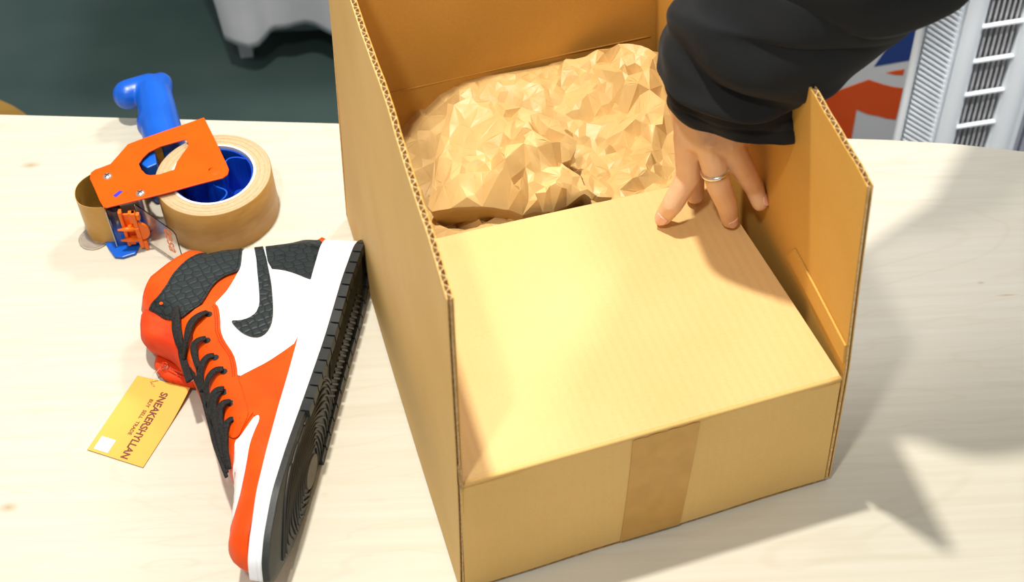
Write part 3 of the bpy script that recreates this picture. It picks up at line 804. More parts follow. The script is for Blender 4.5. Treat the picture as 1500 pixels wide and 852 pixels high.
LAT = [0.0313, 0.0457, 0.054, 0.0596, 0.0593, 0.0662, 0.0734, 0.0753, 0.0646, 0.052, 0.0366]
BACK = [(0.009, 0.012), (0.0095, 0.02), (-0.0069, 0.0443), (-0.0044, 0.0495), (0.008, 0.0682), (0.016, 0.0908), (0.021, 0.1105), (0.0245, 0.1267), (0.0298, 0.1392)]
THR = [(0.0924, 0.1873), (0.1049, 0.177), (0.119, 0.1588), (0.1402, 0.1374), (0.1685, 0.1148), (0.2031, 0.0925), (0.2366, 0.0709), (0.2626, 0.0559), (0.2702, 0.0509), (0.2916, 0.0458), (0.3134, 0.0418), (0.3279, 0.0394), (0.3362, 0.0339), (0.3407, 0.027), (0.343, 0.0206), (0.346, 0.012)]
COL = [(0.0279, 0.1402), (0.0373, 0.1548), (0.0556, 0.1687), (0.0723, 0.1789), (0.0888, 0.1832), (0.0999, 0.1824)]
UL = [-.05, 0, .06, .13, .196, .25, .294, .36]
LATU = [.058, .058, .060, .0605, .066, .0725, .0735, .070]
MEDU = [.004, .004, .002, .003, .001, -.001, .003, .006]
def itp(x, xs, ys): return float(np.interp(x, xs, ys))
def lims(L, h):
    hc = max(0.0, min(0.2, h))
    return min(itp(L, UL, LATU) - .002 - .02 * hc, itp(L, Lk, LAT) - .003), max(itp(L, UL, MEDU) + .002 + .02 * hc, itp(L, Lk, MED) + .003)
BACKd = [tuple(p) for p in catmull([(a, b, 0) for a, b in BACK], 3)]; BACKd = [(p[0], p[1]) for p in BACKd]
THRd = [(p[0], p[1]) for p in catmull([(a, b, 0) for a, b in THR], 3)]
def kfac(L, h):
    a, b = lims(L, h)
    r = min(.032, (a - b) / 2)
    u = min(min(seg_dist(L, h, BACKd), seg_dist(L, h, THRd)) / r, 1)
    return math.sqrt(max(0, 1 - (1 - u) ** 2)), a, b
def surf(L, h, off=0.0):
    k, a, b = kfac(L, h); m = (a + b) / 2
    return m + (a + off - m) * k if k > 0.02 else m + off * 0.5
def surf_med(L, h):
    k, a, b = kfac(L, h); m = (a + b) / 2
    return m - (m - b) * k




# upper shell, both sides
outl = BACKd + [(COL[i][0], COL[i][1]) for i in range(1, len(COL) - 1)] + THRd
v, f, _e = fill2d(outl, 0.0032)
n = len(v)
bnd = set()
be = boundary_edges([tuple(t) for t in f])
def on_open(p):   # collar rim or sole seam stays open
    return min(seg_dist(p[0], p[1], BACKd), seg_dist(p[0], p[1], THRd)) > 1e-4
vt = [(p[0], p[1], surf(p[0], p[1])) for p in v]
vb = [(p[0], p[1], surf_med(p[0], p[1])) for p in v]
faces = [tuple(t) for t in f] + [tuple(i + n for i in t)[::-1] for t in f]
me = bpy.data.meshes.new('upper'); me.from_pydata(vt + vb, [], faces)
bm = bmesh.new(); bm.from_mesh(me)
bmesh.ops.remove_doubles(bm, verts=bm.verts, dist=0.0006); bmesh.ops.recalc_face_normals(bm, faces=bm.faces); bm.to_mesh(me); bm.free()
me.materials.append(M['or_leather']); me.polygons.foreach_set('use_smooth', [True] * len(me.polygons))
up = link(bpy.data.objects.new('upper', me), shoe)
sm = up.modifiers.new('t', 'SOLIDIFY'); sm.thickness = 0.003; sm.offset = -1


def smooth_poly(P, it=1):
    for _ in range(it):
        Q = []
        n = len(P)
        for i in range(n):
            a, b = Vector(P[i][:2]), Vector(P[(i + 1) % n][:2])
            Q.append(a.lerp(b, 0.22)); Q.append(a.lerp(b, 0.78))
        P = Q
    return [(p[0], p[1]) for p in P]


def snap(p):
    """panel edges that reach the silhouette are laid exactly on it"""
    best = None
    for line in (BACKd, THRd):
        for (x1, y1), (x2, y2) in zip(line[:-1], line[1:]):
            dx, dy = x2 - x1, y2 - y1
            t = max(0, min(1, ((p[0] - x1) * dx + (p[1] - y1) * dy) / (dx * dx + dy * dy + 1e-14)))
            q = (x1 + t * dx, y1 + t * dy); d = math.hypot(p[0] - q[0], p[1] - q[1])
            if best is None or d < best[0]: best = (d, q)
    if best[0] < 0.0035 or not inside(p, outl): return best[1] if best[0] < 0.012 else p
    return p


def panel(name, poly, off, mat, sp=0.003, th=0.0014, rnd=1, parent=shoe, label=None, medial=False):
    poly = smooth_poly(poly, rnd) if rnd else [tuple(p[:2]) for p in poly]
    poly = [snap(p) for p in poly]
    v, f, _e = fill2d(poly, sp)
    def z(p, o_):
        return surf(p[0], p[1], o_) if not medial else surf_med(p[0], p[1]) - o_
    top = [(p[0], p[1], z(p, off)) for p in v]
    cx = sum(p[0] for p in poly) / len(poly); cy = sum(p[1] for p in poly) / len(poly)
    low = [(p[0], p[1], z(p, off - th)) for p in v]
    n = len(v)
    faces = [tuple(t) for t in f]
    extra = []
    for a, b in boundary_edges(faces): extra.append((b, a, a + n, b + n))
    o = mesh_obj(name, top + low, faces + extra, mat, parent, True)
    o.data.set_sharp_from_angle(angle=math.radians(50))
    # make normals consistent
    bm = bmesh.new(); bm.from_mesh(o.data); bmesh.ops.recalc_face_normals(bm, faces=bm.faces)
    bm.to_mesh(o.data); bm.free()
    if label: o['label'] = label
    return o


P_flap = [(0.0183, 0.1103), (0.044, 0.1032), (0.0573, 0.1005), (0.0636, 0.1023), (0.0682, 0.1106), (0.0749, 0.1163), (0.0835, 0.1196), (0.0938, 0.1212), (0.1031, 0.1232), (0.111, 0.1303), (0.1182, 0.136), (0.1179, 0.1462), (0.1119, 0.1607), (0.1044, 0.1736), (0.1017, 0.1729), (0.0953, 0.1639), (0.0844, 0.1602), (0.0705, 0.1588), (0.0553, 0.1528), (0.0438, 0.1451), (0.0272, 0.1409), (0.0221, 0.1268)]
P_counter = [(0.0138, 0.0921), (0.0098, 0.0796), (0.0063, 0.069), (0.0099, 0.0514), (0.0085, 0.0398), (0.0243, 0.0368), (0.0402, 0.0365), (0.0652, 0.0333), (0.0658, 0.0368), (0.0596, 0.0506), (0.0561, 0.0628), (0.0557, 0.0752)]
P_swoosh = [(0.0163, 0.1021), (0.0426, 0.0904), (0.0586, 0.0848), (0.0828, 0.0764), (0.0988, 0.0717), (0.1086, 0.0723), (0.1147, 0.0772), (0.118, 0.0837), (0.1188, 0.0919), (0.1247, 0.0864), (0.1308, 0.0784), (0.1343, 0.0701), (0.134, 0.0629), (0.1281, 0.058), (0.1188, 0.0563), (0.1069, 0.0578), (0.0909, 0.0624), (0.0724, 0.0685), (0.0562, 0.0754), (0.0392, 0.0827), (0.0147, 0.0948)]
P_white = [(0.0183, 0.1103), (0.044, 0.1032), (0.0573, 0.1005), (0.0667, 0.1019), (0.0828, 0.1046), (0.0938, 0.109), (0.1001, 0.1119), (0.1043, 0.107), (0.1161, 0.1022), (0.1294, 0.0982), (0.1411, 0.0913), (0.1565, 0.0781), (0.1684, 0.0723), (0.1803, 0.068), (0.1716, 0.0592), (0.1607, 0.0481), (0.1466, 0.0377), (0.1361, 0.0306), (0.1025, 0.0322), (0.0648, 0.0352), (0.0248, 0.0389), (0.0097, 0.0407), (0.0063, 0.069), (0.0139, 0.0919)]
P_eyestay = [(0.1004, 0.1119), (0.104, 0.107), (0.1161, 0.1022), (0.1294, 0.0982), (0.1411, 0.0913), (0.1565, 0.0781), (0.1684, 0.0723), (0.1803, 0.068), (0.1946, 0.0603), (0.211, 0.0513), (0.2205, 0.0469), (0.2335, 0.0489), (0.2397, 0.0503), (0.2406, 0.0545), (0.2358, 0.0615), (0.2302, 0.0661), (0.2129, 0.0775), (0.1915, 0.092), (0.201, 0.0846), (0.1818, 0.0975), (0.1678, 0.1076), (0.1579, 0.1091), (0.1451, 0.1169), (0.1328, 0.1221), (0.1217, 0.1311), (0.1105, 0.1286), (0.1016, 0.1199)]
P_vamp = [(0.1803, 0.068), (0.1716, 0.0592), (0.1607, 0.0481), (0.1466, 0.0377), (0.1361, 0.0306), (0.1585, 0.0269), (0.1688, 0.0264), (0.1796, 0.0339), (0.1914, 0.0387), (0.2034, 0.0421), (0.217, 0.0445), (0.2275, 0.0472), (0.2382, 0.0497), (0.2364, 0.054), (0.2143, 0.0505), (0.1948, 0.0585)]
P_overlay = [(0.1585, 0.0269), (0.1684, 0.0283), (0.2082, 0.026), (0.2369, 0.0236), (0.2845, 0.02), (0.318, 0.0189), (0.3354, 0.0199), (0.3445, 0.0193), (0.3438, 0.0259), (0.3341, 0.035), (0.3274, 0.0376), (0.3155, 0.0419), (0.3105, 0.0372), (0.2972, 0.035), (0.273, 0.0364), (0.2513, 0.0378), (0.2378, 0.0375), (0.2243, 0.0366), (0.2181, 0.0394), (0.221, 0.0424), (0.217, 0.0445), (0.2034, 0.0421), (0.1914, 0.0387), (0.1796, 0.0339), (0.1696, 0.028)]
P_toebox = [(0.2181, 0.0394), (0.2243, 0.0366), (0.2378, 0.0375), (0.2513, 0.0378), (0.273, 0.0364), (0.2972, 0.035), (0.3105, 0.0372), (0.3155, 0.0419), (0.3037, 0.0441), (0.2893, 0.0447), (0.2692, 0.0508), (0.2547, 0.0513), (0.2424, 0.0537), (0.24, 0.0491), (0.2309, 0.0454), (0.221, 0.0424)]
panel('quarter', P_white, 0.0010, M['white_leather'], label='white side panel')
panel('toe_box', P_toebox, 0.0008, M['white_leather'], label='white toe box panel', rnd=1)
panel('toe_overlay', P_overlay, 0.0020, M['or_leather'], label='orange toe overlay', rnd=1)
panel('vamp', P_vamp, 0.0013, M['or_leather'], label='orange vamp panel')
panel('eyestay', P_eyestay, 0.0026, M['or_leather'], label='orange eyestay')
panel('heel_counter', P_counter, 0.0022, M['scale_black'], label='black scaly heel counter')
panel('ankle_flap', P_flap, 0.0030, M['scale_black'], sp=0.0028, label='black scaly ankle flap')
for nm_, pl_, of_, mt_n in (('quarter', P_white, .0008, 'white_leather'), ('toe_overlay', P_overlay, .0012, 'or_leather'), ('heel_counter', P_counter, .0012, 'scale_black'), ('ankle_flap', P_flap, .0012, 'scale_black')):
    panel(nm_, pl_, of_, M[mt_n], sp=0.005, medial=True, label='inner side panel facing the table')
panel('side_stripe', P_swoosh, 0.0030, M['swoosh'], sp=0.0022, label='black scaly curved side stripe')


def stitch_line(pts, off, mat, name='stitching', parent=shoe, dash=0.0018, gap=0.0008, r=0.00035):
    P = [Vector((p[0], p[1], 0)) for p in pts]
    mb = MB()
    acc = 0
    for a, b in zip(P[:-1], P[1:]):
        Ls = (b - a).length
        if Ls < 1e-5: continue
        t = 0
        while t < Ls:
            p = a.lerp(b, t / Ls); q = a.lerp(b, min(1, (t + dash) / Ls))
            p3 = Vector((p.x, p.y, surf(p.x, p.y, off))); q3 = Vector((q.x, q.y, surf(q.x, q.y, off)))
            if (q3 - p3).length > 1e-5: mb.tube([p3, q3], r, 4)
            t += dash + gap
    o = mb.build(name, mat, parent); tag(o, kind='stuff'); return o


def inset(poly, d):
    n = len(poly); out = []
    A = sum(poly[i][0] * poly[(i + 1) % n][1] - poly[(i + 1) % n][0] * poly[i][1] for i in range(n))
    sg = 1 if A > 0 else -1
    for i in range(n):
        a, b, c = Vector(poly[i - 1][:2]), Vector(poly[i][:2]), Vector(poly[(i + 1) % n][:2])
        t = (c - a); nn = Vector((-t.y, t.x)) * sg
        if nn.length > 1e-9: nn.normalize()
        out.append(tuple(b + nn * d))
    return out


sp_ = smooth_poly(inset(P_flap, 0.0022), 1); stitch_line(sp_ + sp_[:1], 0.0032, M['stitch_black'])
sp_ = smooth_poly(P_eyestay, 1)
es = [p for p in inset(P_eyestay, 0.0022)][0:8]; stitch_line(es, 0.0028, M['stitch'])
es = [p for p in inset(P_eyestay, 0.0040)][0:8]; stitch_line(es, 0.0028, M['stitch'])
es = inset(P_white, 0.002)[12:17]; stitch_line(es, 0.0012, M['sticker'])
es = inset(P_overlay, -0.0)[0:5]

# midsole and outsole
def sole_outline(inflate=0.0, n=70):
    P = []
    Ls = [0.5 * (1 - math.cos(PI * i / n)) * 0.3484 for i in range(n + 1)]
    for L in Ls: P.append((L, itp(L, Lk, LAT)))
    for L in Ls[::-1][1:-1]: P.append((L, itp(L, Lk, MED)))
    P = [Vector(p) for p in P]
    for _ in range(2):
        P = [(P[i - 1] + P[i] * 2 + P[(i + 1) % len(P)]) / 4 for i in range(len(P))]
    if inflate:
        Q = []
        for i in range(len(P)):
            t = P[(i + 1) % len(P)] - P[i - 1]; nn = Vector((-t.y, t.x)).normalized()
            Q.append(P[i] + nn * inflate)
        P = Q
    return P
TOPS = ([0, .025, .0654, .104, .137, .169, .208, .237, .2845, .3205, .338, .36], [.0388, .0376, .035, .032, .030, .028, .026, .0238, .0205, .0185, .0186, .0186])
base = sole_outline()
def loft_sole(name, levels, mat, cap0=True, cap1=True):
    """levels: list of (height function of L, inset)"""
    vs, fs = [], []
    n = len(base)
    for hf, ins_ in levels:
        B = sole_outline(ins_)
        for p in B: vs.append((p.x, hf(p.x), p.y))
    for l in range(len(levels) - 1):
        for i in range(n):
            j = (i + 1) % n
            fs.append((l * n + i, l * n + j, (l + 1) * n + j, (l + 1) * n + i))
    if cap0: fs.append(tuple(range(n))[::-1])
    if cap1: fs.append(tuple((len(levels) - 1) * n + i for i in range(n)))
    o = mesh_obj(name, vs, fs, mat, shoe, True)
    bm = bmesh.new(); bm.from_mesh(o.data); bmesh.ops.recalc_face_normals(bm, faces=bm.faces); bm.to_mesh(o.data); bm.free()
    o.data.set_sharp_from_angle(angle=math.radians(40))
    return o
sgn = 1
top = lambda L: itp(L, *TOPS)
loft_sole('midsole', [(lambda L: 0.0070, 0.0), (lambda L: 0.0085, 0.0008), (lambda L: top(L) - 0.0085, 0.0008), (lambda L: top(L) - 0.0078, 0.0), (lambda L: top(L) - 0.0070, 0.0008), (lambda L: top(L) - 0.0010, 0.0004), (lambda L: top(L), -0.0012)], M['midsole'])
loft_sole('outsole', [(lambda L: 0.0016, -0.0016), (lambda L: 0.0022, 0.0), (lambda L: 0.0070, 0.0012)], M['rubber'])
# edge blocks of the tread along heel and arch, both sides
acc = 0.0
B = sole_outline(0.0016)
per = []
n = len(B)
cum = [0]
for i in range(n): cum.append(cum[-1] + (B[(i + 1) % n] - B[i]).length)
def at_len(s):
    s %= cum[-1]
    for i in range(n):
        if cum[i + 1] >= s:
            return B[i].lerp(B[(i + 1) % n], (s - cum[i]) / max(1e-9, cum[i + 1] - cum[i]))
ctr = Vector((0.1, 0.03))
nblk = int(cum[-1] / 0.0142); stp = cum[-1] / nblk
for k in range(nblk):
    mid = at_len((k + 0.5) * stp)
    if mid.x > 0.215: continue
    o = MB()
    A = []
    for q in (0.07, 0.5, 0.93):
        p = at_len((k + q) * stp); a2 = at_len((k + q) * stp + 0.001); t = (a2 - p).normalized(); nn = Vector((t.y, -t.x))
        A.append((p + Vector((-t.y, t.x)) * 0.0006, p + nn * 0.0075))
    for (p0, q0), (p1, q1) in zip(A[:-1], A[1:]):
        o.hexa([(p0.x, -0.0016, p0.y), (q0.x, -0.0016, q0.y), (q1.x, -0.0016, q1.y), (p1.x, -0.0016, p1.y)], [(p0.x, 0.0055, p0.y), (q0.x, 0.0055, q0.y), (q1.x, 0.0055, q1.y), (p1.x, 0.0055, p1.y)])
    o.build('tread_block', M['rubber'], shoe)
# pivot circle and wavy rings under the ball of the foot
PV = (0.2355, 0.0179)
inner_out = [(p.x, p.y) for p in sole_outline(-0.0055)]
o = MB()
vs = [(PV[0] + 0.016 * math.cos(a * PI / 16), PV[1] + 0.0105 * math.sin(a * PI / 16)) for a in range(32)]
o.add([(x, -0.0006, y) for x, y in vs] + [(x, 0.002, y) for x, y in vs], [tuple(range(32)), tuple(range(32, 64))[::-1]] + [(i, 32 + i, 32 + (i + 1) % 32, (i + 1) % 32) for i in range(32)])
o.build('pivot_disc', M['rubber_worn'], shoe)
for k in range(1, 13):
    a0, b0 = 0.016 + k * 0.0058, 0.0105 + k * 0.0034
    run = []
    runs = []
    for i in range(161):
        a = 2 * PI * i / 160
        wv = 1 + 0.04 * math.sin(5 * a + k * 0.7)
        x, y = PV[0] + a0 * wv * math.cos(a), PV[1] + b0 * wv * math.sin(a)
        if inside((x, y), inner_out) and x > 0.155: run.append((x, 0.0012, y))
        else:
            if len(run) > 3: runs.append(run)
            run = []
    if len(run) > 3: runs.append(run)
    for r_ in runs:
        o = MB(); o.tube(r_, 0.0013, 6); o.build('tread_ring', M['rubber'], shoe, True)
# herring ribs under heel and arch
o = MB()
x = 0.018
while x < 0.158:
    for (ya, yb, dx) in ((0.012, 0.0285, 0.012), (0.0315, 0.048, -0.012)):
        p, q = (x, 0.0012, ya), (x + dx, 0.0012, yb)
        if inside((p[0], p[2]), inner_out) and inside((q[0], q[2]), inner_out): o.tube([p, q], 0.0014, 5)
    x += 0.0062
tag(o.build('tread_ribs', M['rubber'], shoe), kind='stuff')

# tongue, inner-side flap, lining bulge
def pillow(name, poly, wc, T, r, mat, parent=shoe, label=None, sp=0.003, wave=0.0):
    poly = smooth_poly(poly, 2)
    v, f, _e = fill2d(poly, sp)
    cl = poly + [poly[0]]
    def k(p): return math.sqrt(max(0, 1 - (1 - min(1, seg_dist(p[0], p[1], cl) / r)) ** 2))
    wcf = wc if callable(wc) else (lambda x, y: wc)
    kk = [k(p) for p in v]
    top_ = [(p[0], p[1], wcf(p[0], p[1]) + T / 2 * q + wave * math.sin(p[0] * 330 + p[1] * 90) * q) for p, q in zip(v, kk)]
    bot = [(p[0], p[1], wcf(p[0], p[1]) - T / 2 * q) for p, q in zip(v, kk)]
    n = len(v)
    me = bpy.data.meshes.new(name); me.from_pydata(top_ + bot, [], [tuple(t) for t in f] + [tuple(i + n for i in t)[::-1] for t in f])
    bm = bmesh.new(); bm.from_mesh(me); bmesh.ops.remove_doubles(bm, verts=bm.verts, dist=0.0004); bmesh.ops.recalc_face_normals(bm, faces=bm.faces); bm.to_mesh(me); bm.free()
    me.materials.append(mat); me.polygons.foreach_set('use_smooth', [True] * len(me.polygons))
    o = link(bpy.data.objects.new(name, me), parent)
    if label: o['label'] = label
    return o
pillow('tongue', [(0.0936, 0.1831), (0.1055, 0.1837), (0.1221, 0.179), (0.1313, 0.1711), (0.1361, 0.1573), (0.1417, 0.1445), (0.1526, 0.1339), (0.1616, 0.1203), (0.1941, 0.0988), (0.22, 0.0797), (0.2402, 0.0653), (0.2192, 0.0712), (0.1662, 0.1069), (0.1233, 0.1255), (0.098, 0.1454)], 0.030, 0.034, 0.012, M['or_dark'], label='orange padded tongue', wave=0.0015)
pillow('inner_ankle_flap', [(0.1381, 0.167), (0.1276, 0.1684), (0.1197, 0.1665), (0.1216, 0.1539), (0.1338, 0.1378), (0.1517, 0.1201), (0.1567, 0.126), (0.1536, 0.1399), (0.1505, 0.1544)], 0.010, 0.010, 0.004, M['or_dark'], label='orange inner flap resting on the table')
# laces
def ribbon(name, pts, width, mat, thick=0.35, parent=shoe):
    P = catmull(pts, 5)
    nr = []
    for i in range(len(P)): nr.append((-0.05, 0.35, 0.95))
    n = len(P)
    rr = [width * (0.75 + 0.25 * math.sin(PI * min(1, i / (n - 1) * 1.3))) for i in range(n)]
    o = MB(); o.tube(P, rr, 10, (nr, thick)); return o.build(name, mat, parent, True)
LACES = [[(0.1085, 0.144, 0.0545), (0.1189, 0.1405, 0.0527), (0.1292, 0.1376, 0.0486), (0.1409, 0.1325, 0.0438), (0.1503, 0.1287, 0.0362), (0.1788, 0.1123, 0.0461)], [(0.1123, 0.1146, 0.0554), (0.1196, 0.1193, 0.0558), (0.1284, 0.1234, 0.0548), (0.1418, 0.1243, 0.0515), (0.1514, 0.1277, 0.0376)], [(0.1425, 0.1059, 0.0572), (0.1462, 0.1116, 0.0556), (0.1512, 0.1143, 0.053), (0.1606, 0.1111, 0.0511), (0.1687, 0.1061, 0.0508)], [(0.16, 0.094, 0.0586), (0.1625, 0.0994, 0.0564), (0.1695, 0.1021, 0.0537), (0.1771, 0.1022, 0.0494), (0.1873, 0.0994, 0.0446)], [(0.175, 0.0811, 0.0602), (0.1774, 0.0874, 0.0585), (0.184, 0.0916, 0.0554), (0.1913, 0.0929, 0.0507), (0.2013, 0.0894, 0.0473)], [(0.1959, 0.0748, 0.0606), (0.1971, 0.0809, 0.057), (0.2017, 0.0845, 0.0527), (0.207, 0.086, 0.047), (0.2164, 0.0809, 0.046)], [(0.2081, 0.0656, 0.0623), (0.2102, 0.0715, 0.0593), (0.2142, 0.0747, 0.0553), (0.2221, 0.0736, 0.0519)], [(0.1962, 0.0765, 0.0597), (0.2004, 0.0799, 0.0569), (0.2062, 0.0814, 0.0534), (0.2168, 0.079, 0.0488), (0.2293, 0.0737, 0.0444)], [(0.2079, 0.0663, 0.0614), (0.2115, 0.0707, 0.0594), (0.2177, 0.0725, 0.0558), (0.2299, 0.069, 0.0523), (0.2455, 0.0624, 0.0493)], [(0.2239, 0.0601, 0.0618), (0.2278, 0.0637, 0.058), (0.2355, 0.0643, 0.0543), (0.2474, 0.0614, 0.0489), (0.2606, 0.0559, 0.0444)]]
for i, P in enumerate(LACES):
    pp = [(p[0], p[1], p[2] + 0.0045 + (0.0008 * (i % 3)) + 0.003 * math.sin(PI * j / (len(P) - 1))) for j, p in enumerate(P)]
    ribbon('lace', pp, 0.0037 if i > 1 else 0.0045, M['lace'])
BUNDLE = [[(0.1503, 0.1287, 0.0362), (0.1666, 0.1143, 0.0415), (0.1842, 0.1024, 0.043), (0.2048, 0.0892, 0.0435), (0.2103, 0.085, 0.0455), (0.2292, 0.075, 0.04)], [(0.1512, 0.1143, 0.053), (0.165, 0.1076, 0.0515), (0.1788, 0.1031, 0.0472), (0.1945, 0.0958, 0.0432), (0.2084, 0.0873, 0.0427), (0.2227, 0.0792, 0.0397)], [(0.1992, 0.0926, 0.0437), (0.2161, 0.0835, 0.0396), (0.2359, 0.0732, 0.0449), (0.2526, 0.0636, 0.0464), (0.2678, 0.054, 0.0453)], [(0.2061, 0.0807, 0.0544), (0.2239, 0.0728, 0.0516), (0.241, 0.0653, 0.0484), (0.2559, 0.059, 0.0424), (0.2643, 0.0531, 0.0459)]]
for i, P in enumerate(BUNDLE):
    ribbon('lace', [(p[0], p[1] + 0.001 * i, p[2] + 0.0015 + 0.001 * i) for p in P], 0.0021, M['lace'], 0.6)
for (L, h, w) in [(0.1088, 0.1439, 0.0543), (0.1137, 0.1127, 0.0561), (0.1429, 0.1054, 0.0567), (0.1613, 0.0926, 0.0583), (0.1763, 0.0808, 0.0604), (0.1966, 0.0747, 0.06), (0.2084, 0.0657, 0.0621), (0.1941, 0.0778, 0.0592), (0.2084, 0.066, 0.0622), (0.2239, 0.0601, 0.0618)]:
    o = MB(); zz = surf(L, h, 0.0026)
    o.disc((0, 0), 0.0030, 0, 0.0006, 12); e_ = o.build('eyelet', M['stitch_black'], shoe); e_.location = (L, h, zz)
# ankle flap spare hole
hx = (0.1025, 0.1595)
o = MB(); o.disc((0, 0), 0.0017, 0, 0.0005, 12); e_ = o.build('lace_hole', M['or_leather'], shoe); e_.location = (hx[0], hx[1], surf(hx[0], hx[1], 0.0032))

# ================================================================ HANG TAG
tagc = [(-0.3292, -0.0801, 0.0), (-0.2807, -0.104, 0.0), (-0.3136, -0.1807, 0.0), (-0.3614, -0.1565, 0.0)]
tc_ = [Vector((p[0], p[1], 0)) for p in tagc]
o0 = (tc_[0] + tc_[1] + tc_[2] + tc_[3]) / 4
ax = ((tc_[3] - tc_[0]) + (tc_[2] - tc_[1])).normalized()      # along the long side, towards the sticker end
ay = Vector((-ax.y, ax.x, 0))
ht = empty('hang_tag', (o0.x, o0.y, 0.0), 'yellow card swing tag with brown lettering lying beside the sneaker', 'tag')
ht.rotation_euler = (0, 0, math.atan2(ax.y, ax.x))
Lh, Wh = ((tc_[3] - tc_[0]).length + (tc_[2] - tc_[1]).length) / 4, ((tc_[1] - tc_[0]).length + (tc_[2] - tc_[3]).length) / 4
def tz(x, y): return 0.0006 + 0.0045 * max(0, (-x / Lh + 0.2)) ** 2 * max(0, (y / Wh) * .5 + .5)
vs, fs = [], []
N = 16
for lay in (0.0, 0.0005):
    for i in range(N + 1):
        for j in range(9):
            x = -Lh + 2 * Lh * i / N; y = -Wh + 2 * Wh * j / 8
            vs.append((x, y, tz(x, y) + lay))
W9 = 9; NN = (N + 1) * 9
for i in range(N):
    for j in range(8):
        a = i * W9 + j; fs.append((a, a + 1, a + W9 + 1, a + W9)); a += NN; fs.append((a, a + W9, a + W9 + 1, a + 1))
card = mesh_obj('card', vs, fs, M['tag'], ht, True); card.data.set_sharp_from_angle(angle=0.6)
fs = []
for i in range(N):
    for j in (0, 8):
        a = i * W9 + j; fs.append((a, a + W9, a + W9 + NN, a + NN))
for j in range(8):
    for i in (0, N):
        a = i * W9 + j; fs.append((a, a + 1, a + 1 + NN, a + NN))
mesh_obj('card_edge', vs, fs, M['tag_edge'], ht)
def text_mesh(name, s, size, mat, parent, mtx, extrude=0.00008, bold=0.0, sx=1.0, space=1.0):
    cu = bpy.data.curves.new(name, 'FONT'); cu.body = s; cu.size = size; cu.extrude = extrude; cu.offset = bold; cu.align_x = 'CENTER'; cu.align_y = 'CENTER'; cu.space_character = space
    t = bpy.data.objects.new(name, cu); C.objects.link(t); bpy.context.view_layer.update()
    dg = bpy.context.evaluated_depsgraph_get(); me = bpy.data.meshes.new_from_object(t.evaluated_get(dg)); bpy.data.objects.remove(t)
    for v in me.vertices: v.co.x *= sx
    me.transform(mtx)
    me.materials.clear(); me.materials.append(mat)
    return link(bpy.data.objects.new(name, me), parent)
# the words read down the long side
def textonto(name, s, size, x, y, mat, bold=0.0, sx=1.0, space=1.0, parent=card, flip=1, rot=0.0):
    t = text_mesh(name, s, size, mat, parent, Matrix.Translation((x, y, 0)) @ Matrix.Rotation(rot, 4, 'Z'), 0.0001, bold, sx, space)
    for v in t.data.vertices: v.co.z += tz(v.co.x, v.co.y) + 0.0006
    return t
textonto('lettering', 'SNEAKERSHYLLAN', 0.0094, 0.004, 0.0066, M['ink'], 0.00025, 0.90, 1.0)
textonto('lettering', 'BUY  SELL  TRADE', 0.0046, -0.003, -0.0012, M['ink'], 0.0001, 1.0, 1.05)
o = MB(); o.box(-0.0068, 0.0068, -0.0068, 0.0068, 0, 0.00015); st = o.build('white_sticker', M['sticker'], card); st.location = (Lh - 0.0095, -Wh + 0.0115, 0.0012)
o = MB(); o.lathe([(0.0012, 0), (0.0021, 0), (0.0021, 0.0003), (0.0012, 0.0003)], 16); e_ = o.build('hole_ring', M['ink'], card); e_.location = (-Lh + 0.0095, 0.0085, 0.0017)
# clear plastic loop between flap and tag
lp = [(-0.2742, -0.1036, 0.022), (-0.2883, -0.0953, 0.02), (-0.3027, -0.0861, 0.018), (-0.3102, -0.0892, 0.014), (-0.3158, -0.0909, 0.006), (-0.313, -0.0958, 0.0025), (-0.306, -0.0996, 0.003)]
o = MB(); q = [ht.matrix_world.inverted() @ Vector(p) for p in lp]
bpy.context.view_layer.update(); q = [ht.matrix_world.inverted() @ Vector(p) for p in lp]
o.tube(catmull(q, 6), 0.0007, 8); o.build('plastic_loop', M['clear'], ht, True)
o = MB(); c_ = q[2]; o.disc((0, 0), 0.0035, -0.0015, 0.0015, 16); e_ = shade(o.build('loop_button', M['clear'], ht)); e_.location = c_
bt = (-0.2698, -0.1148, 0.036)
o = MB(); o.disc((0, 0), 0.0062, -0.001, 0.0012, 24); e_ = bevel(o.build('white_button', M['sticker'], ht), 0.0006); e_.location = ht.matrix_world.inverted() @ Vector(bt); e_.rotation_euler = (0.6, -0.5, 0)

# ================================================================ TAPE ROLL
RC = (-0.2732, 0.1144); RR, RI, RH = 0.0543, 0.0400, 0.0503
roll = empty('tape_roll', (RC[0], RC[1], 0), 'thick roll of brown paper packing tape clipped in the hand dispenser', 'tape')
o = MB(); o.lathe([(RR - 0.0006, 0.0), (RR, 0.0006), (RR, RH - 0.0006)], 96)
m = 3
o = MB()
o.lathe([(RI, RH - 0.0004), (RR - 0.0006, RH), (RR, RH - 0.0006), (RR, 0.0006), (RR - 0.0006, 0), (RI, 0.0004)], 120); w_ = shade(o.build('wound_tape', M['roll_side'], roll), 50)
w_.data.materials.append(M['roll_top'])
for p in w_.data.polygons:
    if abs(p.normal.z) > 0.9: p.material_index = 1
for r in (0.0437, 0.0482, 0.0516):
    o = MB(); o.lathe([(r, RH - 0.0003), (r + 0.00015, RH + 0.00005 + 0.0001 * (r > .048)), (r + 0.0003, RH - 0.0003)], 96); tag(shade(o.build('tape_layer', M['roll_top'], roll)), kind='stuff')
o = MB(); o.lathe([(0.0378, 0.0006), (RI, 0.0006), (RI, RH + 0.0003), (0.0378, RH + 0.0003)], 96); shade(o.build('cardboard_core', M['core'], roll))
